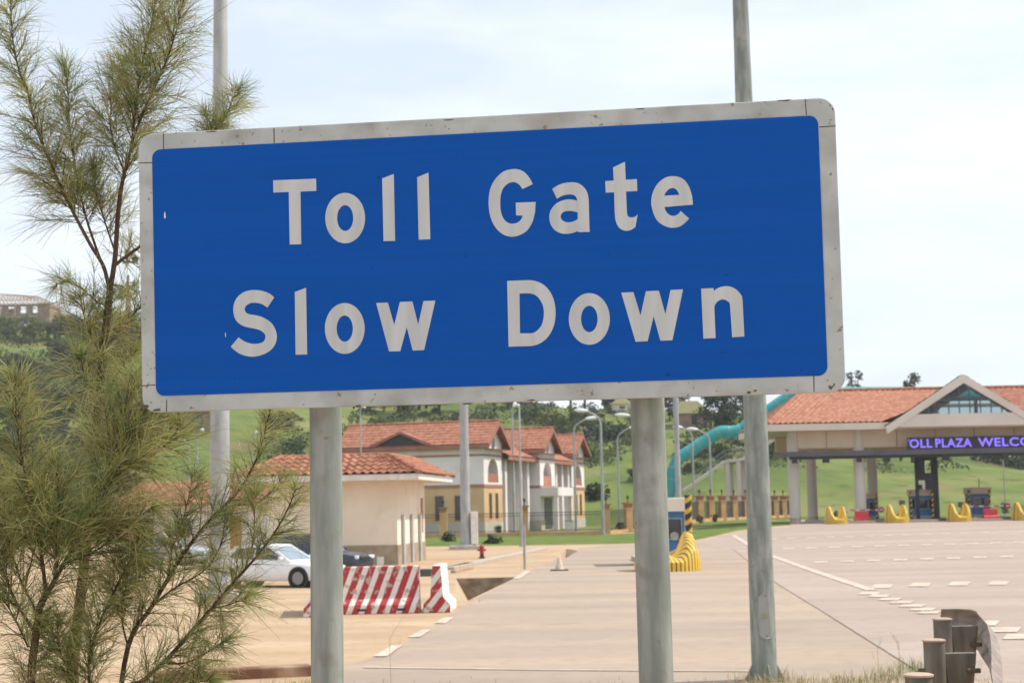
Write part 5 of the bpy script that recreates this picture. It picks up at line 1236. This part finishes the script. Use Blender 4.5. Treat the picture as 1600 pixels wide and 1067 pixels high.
# red water-filled barriers and boom gates
def redbar(label, px, pb):
    p = at(px, pb, PY - 3.5); p.z = T(p.x, PY - 3.5); w = .58; b = MB()
    b.prism([(-.27, 0), (-.27, .32), (-.12, .45), (-.10, .92), (.10, .92), (.12, .45), (.27, .32), (.27, 0)], lambda y, z: (-w * (1.05 if z < .4 else .94), y, z), lambda y, z: (w * (1.05 if z < .4 else .94), y, z))
    o = b.build('plastic_barrier', mat('red_plastic', (.50, .03, .045), (.56, .045, .06), scale=3, rough=.45), None, bevel=.03); o.location = p; tag(o, label, 'barrier', 'red plastic lane barriers')
redbar('red plastic barrier before the second toll column', 1347, 819.5); redbar('red plastic barrier blocking the lane right of the third island nose', 1548, 812)
def boom(label, px, py, x1, Y):
    p = at(px, py, Y); zz = T(p.x, PY); t = thing('boom_gate', label, 'boom gate', (p.x, Y, zz), 0, 'lane boom gates'); h = p.z - zz
    b = MB(); b.bb((-.16, -.16, 0), (.16, .16, h + .1)); b.build('housing', M_galv2, t, bevel=.02)
    Lb = at(x1, py, Y).x - p.x; b = MB(); b.tube([(0, -.2, h), (Lb, -.2, h)], .045, 8); b.build('arm', stripes_mat('boom_stripes', (.75, .75, .75), (.5, .03, .04), (1, 0, 0), .8, wear=False), t)
    xs_ = Lb * .82; b = MB(); b.tube([(xs_, -.26, h), (xs_, -.29, h)], .22, 20); b.build('round_sign', M_red, t); b = MB(); b.bb((xs_ - .13, -.302, h - .035), (xs_ + .13, -.292, h + .035)); b.build('sign_bar', M_white, t)
boom('lowered boom gate with round red sign beside the second toll column', 1320, 797, 1388, PY - 1); boom('lowered boom gate with round red sign at the rightmost booth', 1513, 791, 1586, PY - 1)
for lab, px, pb, pt in (('small dark lane signal on the second island nose', 1410, 800, 781), ('small dark lane signal on the third island nose', 1502, 797, 784)):
    p = at(px, pb, PY - 3.6); z_ = at(px, pt, PY - 3.6).z; b = MB(); b.tube([(0, 0, -.9), (0, 0, z_ - p.z - .2)], .05, 8); b.box((0, 0, z_ - p.z - .2), (.42, .22, .4)); o = b.build('lane_signal', M_dark); o.location = p; tag(o, lab, 'signal')

# ------------------------------------------------------------------ teal covered footbridge
FY = 172.0; f0 = Vector((at(1140, 814, FY).x, FY, .6)); fbz = thing('footbridge', 'teal tube-roofed footbridge climbing on cream columns behind the toll plaza', 'footbridge', f0)
def fp(px, py, Y=FY): return at(px, py, Y) - f0
M_teal = leaf_mat('teal_sheet', (.06, .44, .46), (.09, .52, .53), scale=.4, trans=.4)
tubep = [(1040, 790), (1048, 757), (1052, 735), (1061, 716), (1079, 704), (1097, 692), (1116, 680), (1127, 674.5), (1143, 674.5), (1158, 671), (1172, 660), (1190, 648), (1206, 638), (1222, 627), (1236, 619), (1250, 616), (1290, 615), (1340, 614), (1420, 614), (1520, 616), (1600, 613), (1700, 611)]
P = [fp(*q) for q in tubep]; C = catmull(P, 6)
b = MB(); b.tube(C, .70, 14); tb_ = b.build('canopy', M_teal, fbz, smooth='all')
cum = 0; last = 0
for a_, c_ in zip(C, C[1:]):
    cum += (c_ - a_).length
    if cum - last > 1.15:
        last = cum; d = (c_ - a_).normalized(); b = MB(); b.tube([c_ - d * .045, c_ + d * .045], .725, 14); b.build('rib', M_galv2, tb_)
b = MB(); st_ = [(1066, 768), (1132, 721), (1160, 717.5), (1216, 682), (1250, 662), (1300, 640), (1420, 634), (1620, 632)]
for q, r_ in zip(st_, st_[1:]):
    A, B = fp(*q), fp(*r_); b.prism([(0, -.16), (1, -.16), (1, .16), (0, .16)], lambda u, v: A.lerp(B, u) + Vector((0, -.9, v)), lambda u, v: A.lerp(B, u) + Vector((0, .9, v)))
b.build('deck', M_pcol, fbz)
for q0, q1 in ((1133.5, 1141), (1150.5, 1158.5)):
    for q, yy in ((q0 + 2.5, -.6), (q1 + 4, .7)):
        x = fp(q, 760).x; b = MB(); b.bb((x - .24, yy - .24, -.6), (x + .24, yy + .24, fp(1140, 721).z)); b.build('column', M_pcol, fbz)
for q in (1440, 1620): x = fp(q, 700).x; b = MB(); b.bb((x - .3, -.3, -.6), (x + .3, .3, fp(1260, 655).z)); b.build('column', M_pcol, fbz)
b = MB(); 
for q, r_ in zip(st_[:4], st_[1:5]):
    A, B = fp(*q), fp(*r_); n = max(3, int((B - A).length / .35))
    for k in range(n): p = A.lerp(B, k / n); b.box((p.x, -.86, p.z + .7), (.03, .03, 1.1))
    for h in (.7, 1.25): b.tube([A + Vector((0, -.86, h)), B + Vector((0, -.86, h))], .03, 6)
b.build('railing', M_galv2, fbz)

# ------------------------------------------------------------------ trees and bushes
LM = {}
for nm, a_, c_ in (('dark', (.022, .036, .016), (.055, .075, .028)), ('mid', (.04, .062, .018), (.10, .13, .038)), ('light', (.075, .10, .026), (.15, .175, .055)), ('grey', (.035, .045, .028), (.075, .09, .055))):
    LM[nm] = leaf_mat('foliage_' + nm, a_, c_, scale=.5, trans=.3)
def crown_mesh(name, blobs, n, ls, seed, flat=1.0):
    """leaf-sized quads scattered through clumps; blobs: (x, y, z, r)"""
    r_ = np.random.default_rng(seed); bl = np.array(blobs, float); wgt = bl[:, 3] ** 2; idx = r_.choice(len(bl), n, p=wgt / wgt.sum())
    # sub-clumps
    sub = 14; sc = r_.normal(size=(len(bl), sub, 3)); sc /= np.linalg.norm(sc, axis=2)[..., None]; sc *= r_.uniform(.55, 1.0, (len(bl), sub, 1))
    c = bl[idx, :3] + sc[idx, r_.integers(0, sub, n)] * bl[idx, 3:4] + r_.normal(size=(n, 3)) * bl[idx, 3:4] * .20
    c[:, 2] = bl[idx, 2] + (c[:, 2] - bl[idx, 2]) * flat
    a = r_.normal(size=(n, 3)); a /= np.linalg.norm(a, axis=1)[:, None]; b_ = np.cross(a, r_.normal(size=(n, 3))); b_ /= np.linalg.norm(b_, axis=1)[:, None]
    s = ls * r_.uniform(.5, 1.2, (n, 1)); q = np.stack([c - a * s, c + b_ * s * .45, c + a * s, c - b_ * s * .45], 1).reshape(-1, 3)
    me = bpy.data.meshes.new(name); me.from_pydata(q.tolist(), [], (np.arange(n)[:, None] * 4 + np.arange(4)).tolist()); me.update(); return me
def blob_round(w, h, seed, k=9):
    r_ = random.Random(seed); out = []
    for _ in range(k):
        a = r_.uniform(0, 6.283); rr = r_.uniform(.1, .62); z = r_.uniform(.25, .85)
        out.append((math.cos(a) * rr * w / 2, math.sin(a) * rr * w / 2, z * h, r_.uniform(.18, .30) * w * (1.1 - abs(z - .5))))
    return out
def add_tree(label, px, py, Y, h, w, style, mname, seed, name='tree', cat='tree', group=None, trunk_r=None, ls=.35, n=1600, z=None):
    x = at(px, py, Y).x; base = Vector((x, Y, T(x, Y) if z is None else z)); t = thing(name, label, cat, base, 0, group); r_ = random.Random(seed)
    if style == 'round': bl = blob_round(w, h, seed); th = h * .55
    elif style == 'high': bl = [(q[0], q[1], h * .55 + q[2] * .45, q[3] * .8) for q in blob_round(w, h, seed, 10)]; th = h * .8
    elif style == 'bush': bl = [(q[0], q[1], q[2] * .85, q[3] * 1.1) for q in blob_round(w, h, seed, 8)]; th = h * .4
    elif style == 'column': bl = [(r_.uniform(-.1, .1) * w, r_.uniform(-.1, .1) * w, h * (k + .6) / 9, w * (.5 - .36 * k / 9)) for k in range(9)]; th = h * .9
    elif style == 'pine':
        bl = []
        for k in range(11): a = r_.uniform(0, 6.283); zz = r_.uniform(.45, 1.0); bl.append((math.cos(a) * w * .36 * (1.25 - zz), math.sin(a) * w * .36 * (1.25 - zz), h * zz, w * r_.uniform(.14, .22)))
        th = h * .95
    tr = trunk_r or h * .018; b = MB(); bend = r_.uniform(-.03, .03) * h
    b.tube([(0, 0, -.4), (bend * .2, 0, th * .4), (bend, 0, th)], [tr, tr * .75, tr * .25], 8)
    for q in bl[:7]:
        z0 = min(th * .9, max(th * .3, q[2] - q[3] * 1.4)); f_ = z0 / th
        b.tube([(bend * f_, 0, z0), (q[0] * .5 + bend * .5, q[1] * .5, (z0 + q[2]) / 2 + .1 * q[3]), (q[0], q[1], q[2])], [tr * .5, tr * .32, tr * .12], 6)
    b.build('trunk', M_bark, t, smooth='all')
    me = crown_mesh('crown', bl, n, ls, seed, .85); me.materials.append(LM[mname]); o = bpy.data.objects.new('crown', me); COL.objects.link(o); o.parent = t
    return t
G1 = 'tall bare-trunked trees on the hillside'
for lab, px, Y, h, w, st, mt, sd_ in (
    ('slim dark tree on the hillside, first of the row under the sign', 600, 300, 8, 5, 'round', 'dark', 1), ('dark hillside tree just right of the guard house lamp', 622, 296, 8.5, 6, 'round', 'dark', 2), ('dark hillside tree with low brown foliage above the dormer', 641, 292, 8, 5.5, 'round', 'grey', 3),
    ('bare-trunked hillside tree behind the office roof, left of a thinner one', 655, 298, 17, 6, 'high', 'dark', 4), ('thin bare-trunked hillside tree behind the office roof', 666, 300, 18, 5, 'high', 'dark', 5), ('straight dark trunk left of the white-box mast', 686, 294, 18, 5, 'high', 'dark', 6),
    ('thick-trunked tree above the nearest office gable', 772, 296, 17, 7, 'high', 'grey', 7), ('dense dark tree behind the hooked-arm street lamps', 794, 300, 10, 7.5, 'round', 'dark', 8), ('grey-green tree between the office gables', 812, 320, 11, 8, 'round', 'grey', 14),
    ('tall tree with a bare dark trunk behind the curved street lamp', 892, 290, 16, 6, 'high', 'dark', 9), ('bare dark trunk right of the curved street lamp heads', 914, 284, 15, 6, 'high', 'dark', 10), ('small ridge tree against the sky left of the right sign post', 956, 320, 5.5, 5, 'round', 'grey', 11), ('ridge tree close beside the right sign post', 978, 318, 7, 6, 'round', 'dark', 12), ('thin hillside trunk just left of the far mast', 1068, 280, 16, 5, 'high', 'dark', 13)):
    add_tree(lab, px, 640, Y, h, w, st, mt, sd_, group=G1, trunk_r=.30 if st == 'high' else .22)
add_tree('broad dark green tree behind the teal bridge, beside a yellow roof', 1128, 640, 262, 9.5, 9.5, 'round', 'dark', 20, n=2600, ls=.4)
add_tree('dark spreading tree right of the broad tree, behind the lamp pole', 1170, 640, 268, 9, 8, 'round', 'mid', 21, n=2000)
add_tree('dark tree between the right sign post and the far mast', 1046, 640, 285, 8, 5.5, 'round', 'dark', 22)
add_tree('dark tree between the far mast and the yellow-roofed house', 1066, 640, 290, 9, 6, 'round', 'mid', 23)
for i, (lab, px, pt, Y, w) in enumerate((('open-crowned ridge tree above the left of the plaza roof', 1336, 577, 250, 4.6), ('lower open-crowned ridge tree above the plaza roof', 1356, 590, 252, 3.6), ('dense ridge tree left of the glazed gable', 1420, 578, 250, 4.8), ('low leafy ridge tree touching the dense one by the gable', 1402, 594, 251, 3.0))):
    x = at(px, 600, Y).x; h = at(px, pt, Y).z - T(x, Y); add_tree(lab, px, 600, Y, h, w, 'high' if i % 2 == 0 else 'round', 'grey' if i < 2 else 'dark', 30 + i, n=1500, ls=.24)
# left side: dark trees behind the needle trees, bushes on the slope
add_tree('tall dark conical tree standing behind the bare forked needle tree trunk', 196, 560, 150, at(196, 385, 150).z - T(at(196, 560, 150).x, 150), 5.2, 'column', 'dark', 40, n=3600, ls=.28)
add_tree('dark bushy tree between the unfinished house and the sign', 150, 540, 165, at(150, 462, 165).z - T(at(150, 540, 165).x, 165), 6.0, 'column', 'dark', 41, n=3000, ls=.3)
add_tree('dark green tree just left of the tall conical one', 178, 560, 175, at(178, 440, 175).z - T(at(178, 560, 175).x, 175), 5.5, 'column', 'grey', 46, n=2600, ls=.3)
add_tree('big grey-green tree on the slope below the unfinished house', 28, 620, 230, at(28, 535, 230).z - T(at(28, 620, 230).x, 230), 12, 'round', 'grey', 42, n=3600, ls=.4)
for i, (px, Y, h, w, mt, lab) in enumerate(((-10, 215, 7, 11, 'dark', 'dark rounded tree at the far left edge of the slope'), (62, 225, 6.5, 10, 'grey', 'grey-green tree right of the big one on the slope'), (90, 245, 7, 10, 'dark', 'dark tree low on the left slope behind needle branches'), (20, 262, 6, 10, 'grey', 'greyish tree above the big slope tree'), (126, 285, 8, 9, 'dark', 'dark tree high on the left slope beside the needle trunk'), (140, 330, 9, 9, 'dark', 'dark ridge tree directly left of the needle tree trunk'), (200, 330, 10, 10, 'dark', 'dark ridge tree at the left edge of the sign'))):
    add_tree(lab, px, 600, Y, h, w, 'round', mt, 300 + i, group='dark trees on the left slope', n=2200, ls=.42)
for i, (lab, px, Y, h, w, mt) in enumerate((('light green bush at the far left under the unfinished house', 8, 352, 7, 9, 'light'), ('light green bush right of the unfinished house corner', 52, 350, 7.5, 10, 'light'), ('mid green bush on the ridge right of the house', 84, 355, 7, 8, 'mid'), ('dark bush on the ridge near the needle tree trunk', 108, 350, 8, 8, 'dark'),
    ('dark bush below the ridge at the left', 92, 310, 7, 8, 'dark'), ('green bush half way up the left slope', 66, 290, 5, 9, 'mid'), ('dark bush low on the left slope', 120, 260, 6, 7, 'dark'), ('dark hedge bush behind the needle trees', 60, 235, 6, 10, 'dark'), ('leafy bush at the slope foot behind the needle trees', 110, 215, 5.5, 8, 'mid'), ('leafy bush left of the tall conical tree', 150, 225, 6, 8, 'mid'))):
    add_tree(lab, px, 600, Y, h, w, 'bush', mt, 60 + i, 'bush', 'bush', 'bushes on the left slope', n=1300, ls=.42)
scr = [(440, 655, 260, 3, 6, 'dark'), (462, 672, 240, 2.5, 6, 'mid'), (425, 690, 225, 2.5, 7, 'mid'), (600, 655, 270, 2.5, 5, 'light'), (720, 650, 270, 3.5, 6, 'mid'), (745, 660, 262, 3, 6, 'light'), (835, 650, 275, 4, 7, 'mid'), (860, 655, 270, 4, 7, 'light'), (880, 660, 262, 3, 6, 'mid'), (925, 665, 262, 3, 7, 'dark'), (945, 670, 255, 3, 6, 'dark'), (968, 665, 260, 3, 6, 'mid'), (905, 650, 285, 4, 7, 'light'), (1075, 690, 235, 2.5, 5, 'mid'), (1100, 690, 235, 3, 5, 'dark'), (1125, 700, 228, 2.5, 4, 'mid'), (1210, 690, 240, 3, 6, 'dark'), (1190, 700, 235, 3, 5, 'mid'), (930, 745, 205, 1.6, 4, 'dark'), (1000, 720, 215, 2, 4, 'mid'), (1545, 715, 262, 3, 7, 'dark'), (1575, 716, 260, 3.5, 8, 'dark'), (1600, 716, 262, 3.5, 8, 'grey'), (1630, 716, 262, 3.5, 8, 'dark')]
hillb = ['between lamp branches left of the sign post', 'low behind the guard house roof', 'over the outbuilding roof', 'above the dormer', 'right of the straight trunk', 'left of the nearest gable', 'above the middle gable', 'right above the middle gable', 'left of the last gable', 'right of the two bare trunks', 'beside the curved lamp', 'left of the right sign post', 'high on the slope by the bare trunks', 'left under the teal tube', 'under the teal tube bend', 'beneath the tube stairs', 'left of the first plaza column', 'behind the lamp pole', 'low on the grass right of the office', 'behind the right sign post', 'first of the far row under the display', 'second of the far row under the display', 'third of the far row at the picture edge', 'last of the far row beyond the picture edge']
for i, ((px, py, Y, h, w, mt), wh) in enumerate(zip(scr, hillb)):
    add_tree({'dark': 'dark', 'mid': 'green', 'light': 'pale green', 'grey': 'greyish'}[mt] + ' hillside bush ' + wh, px, py, Y, h, w, 'bush', mt, 100 + i, 'bush', 'bush', 'scattered bushes on the hillside', n=420, ls=.42)
for i, (px, py, Y, h, wh) in enumerate(((1305, 780, 160, 1.0, 'right of the second plaza column base'), (1570, 800, 150, 1.6, 'beside the rightmost booth'), (1093, 800, 140, 1.0, 'between two fence pillars left'), (1117, 800, 145, 1.0, 'between two fence pillars right'), (968, 805, 134, 1.2, 'by the corner fence pillar'), (985, 805, 136, 1.0, 'before the corner railing'), (778, 822, 140, 1.0, 'on the office lawn'))):
    add_tree('young sapling ' + wh, px, py, Y, h, h * .8, 'round', 'mid', 200 + i, 'shrub', 'shrub', 'young saplings near the fence', n=160, ls=.14, trunk_r=.02)
# low scrub covering parts of the hillside
r_ = np.random.default_rng(77); V = []; MI = []; tot = 0
for (pa, pb, Ya, Yb, ncl) in ((540, 1010, 232, 318, 150), (1060, 1260, 215, 290, 45), (420, 480, 205, 300, 26), (-60, 230, 205, 350, 80), (1300, 1640, 235, 265, 7)):
    for _ in range(ncl):
        px = r_.uniform(pa, pb); Y = r_.uniform(Ya, Yb); x0 = (px - 800) / F * Y; nq = int(r_.uniform(60, 190)); rad = r_.uniform(.8, 3.0); hh = rad * r_.uniform(.35, .7)
        c = r_.normal(size=(nq, 3)) * np.array([rad, rad * 1.2, 0]) * .55; c[:, 0] += x0; c[:, 1] += Y
        g_ = np.exp(-(((c[:, 0] - x0) ** 2 + (c[:, 1] - Y) ** 2) / (rad * rad)))
        c[:, 2] = np.array([T(a_, b_) for a_, b_ in c[:, :2]]) + r_.random(nq) ** .6 * hh * g_ * 1.6
        a = r_.normal(size=(nq, 3)); a /= np.linalg.norm(a, axis=1)[:, None]; b_ = np.cross(a, r_.normal(size=(nq, 3))); b_ /= np.linalg.norm(b_, axis=1)[:, None]
        s_ = r_.uniform(.18, .45, (nq, 1)); V.append(np.stack([c - a * s_, c + b_ * s_ * .5, c + a * s_, c - b_ * s_ * .5], 1).reshape(-1, 3)); MI += [int(r_.integers(0, 4))] * nq; tot += nq
V = np.concatenate(V); me = bpy.data.meshes.new('scrub'); me.from_pydata(V.tolist(), [], (np.arange(tot)[:, None] * 4 + np.arange(4)).tolist())
for k_ in ('dark', 'mid', 'light', 'mid'): me.materials.append(LM[k_])
me.polygons.foreach_set('material_index', np.array(MI, np.int32)); me.update(); o = bpy.data.objects.new('hillside_scrub', me); COL.objects.link(o); tag(o, 'low green scrub scattered in patches over the grassy hillside', 'scrub', kind='stuff')
# weeds in the grass strip
for i, (px, py) in enumerate(((772, 849), (700, 846), (1060, 842))):
    p = gnd(px, py); add_tree('dark low weed clump in the roadside grass strip, ' + ('beside the bare lamp post', 'left of the white-box mast', 'near the blue booth')[i], px, py, p.y, .5, 1.6, 'bush', 'dark', 220 + i, 'shrub', 'shrub', n=260, ls=.14, trunk_r=.015)

# ------------------------------------------------------------------ unfinished house on the hill, and small far houses
UY = 372.0; u0 = at(2, 505, UY); ux = u0.x; uz = T(ux, UY)
uh = thing('unfinished_house', 'unfinished two-storey brick house with bare roof timbers on the left hilltop', 'house', (ux, UY, uz))
zt_ = at(40, 475, UY).z - uz; zr_ = at(20, 455, UY).z - uz; xr_ = at(79, 480, UY).x - ux; xl_ = -12.0
zfl = zt_ * .48
b = MB()
for z0_, z1_ in ((0, zfl), (zfl + .3, zt_)):
    H_ = z1_ - z0_
    for k in range(7):
        xa = xl_ + k * (xr_ - 3 - xl_) / 7; wd = (xr_ - 3 - xl_) / 7
        b.bb((xa, 0, z0_), (xa + wd * .55, .25, z1_)); b.bb((xa + wd * .55, 0, z0_), (xa + wd, .25, z0_ + H_ * .25)); b.bb((xa + wd * .55, 0, z0_ + H_ * .8), (xa + wd, .25, z1_))
b.bb((xr_ - 3, -.6, 0), (xr_, 8, zt_)); b.bb((xl_, 8, 0), (xl_ + 4, 8.25, zt_)); b.bb((-3, 8, 0), (1, 8.25, zt_)); b.bb((xl_, .0, zfl + .06), (xr_ - 3, 8.2, zfl + .24)); b.build('wall', M_brick, uh)
b = MB(); b.bb((xl_, -.5, zfl), (xr_ - 3, 8.2, zfl + .3)); b.build('floor_slab', M_conc, uh)
for k in range(5): x = xl_ + 1 + k * 3.6; b = MB(); b.bb((x - .15, -.5, 0), (x + .15, -.2, zt_)); b.build('pillar', M_conc, uh)
b = MB()
def rafters(A, B, C_, D, n):
    A, B, C_, D = map(Vector, (A, B, C_, D))
    for k in range(n + 1): b.tube([A.lerp(B, k / n), D.lerp(C_, k / n)], .10, 4)
    for f_ in (.0, .33, .66, 1): b.tube([A.lerp(D, f_), B.lerp(C_, f_)], .09, 4)
rafters((xl_ - 1, -1.2, zt_), (xr_ + .6, -1.2, zt_ + .1), (xr_ - 4.2, 4, zr_ - .9), (xl_ + 2, 4, zr_), 26); rafters((xr_ + .6, -1.2, zt_), (xr_ + .6, 9, zt_), (xr_ - 4.2, 4.2, zr_ - .9), (xr_ - 4.2, 4, zr_ - .9), 10)
rafters((xr_ + .6, 9, zt_), (xl_ - 1, 9, zt_), (xl_ + 2, 4, zr_), (xr_ - 4.2, 4, zr_ - .9), 22)
b.tube([(xl_ + 2, 4, zr_), (-2, 4, zr_), (xr_ - 4.2, 4, zr_ - .9)], .12, 5); b.build('roof_frame', M_wood, uh)
for lab, px, py, Y, w, h, d, wm, rmat in (('distant house with a pale yellow roof among trees behind the teal bridge', 1085, 655, 275, 5.5, 2.6, 5, M_brick, mat('yellow_roof', (.66, .56, .26), (.72, .62, .32), scale=1)), ('small pale-roofed house on the ridge beside the right sign post', 972, 646, 310, 4, 1.6, 4, M_creamw, mat('yellow_roof', (0, 0, 0))), ('red-brown brick house on the left hillside by the thick mast', 312, 672, 250, 5.2, 3.0, 6, M_brick, M_fascia)):
    x = at(px, py, Y).x; zg = T(x, Y); t = thing('house', lab, 'house', (x, Y, zg)); b = MB(); b.bb((-w / 2, 0, -.5), (w / 2, d, h)); b.build('wall', wm, t)
    b = MB(); b.prism([(-w / 2 - .4, h), (0, h + 1.7), (w / 2 + .4, h)] if Y != 275 else [(-w / 2 - .4, h), (-w / 2 + .6, h + 2.2), (w / 2 - 2.2, h + 2.2), (w / 2 + .5, h)], lambda a, z: (a, -.4, z), lambda a, z: (a, d + .4, z)); b.build('roof', rmat, t)
    b = MB(); b.bb((-.5, -.03, .6), (.5, .02, h - .4)); b.build('window', M_glass, t)

# ------------------------------------------------------------------ thin daytime haze
hz = MB(); hz.bb((-950, -80, -2.5), (950, 720, 95)); hb = hz.build('haze', [], None); hb['kind'] = 'stuff'
hmt = bpy.data.materials.new('haze'); hmt.use_nodes = True; t = hmt.node_tree; t.nodes.remove(t.nodes['Principled BSDF'])
pv_ = t.nodes.new('ShaderNodeVolumePrincipled'); pv_.inputs['Color'].default_value = (.92, .95, 1.0, 1); pv_.inputs['Density'].default_value = 0.00022; pv_.inputs['Anisotropy'].default_value = 0.25
t.links.new(pv_.outputs[0], t.nodes['Material Output'].inputs['Volume']); hb.data.materials.append(hmt)
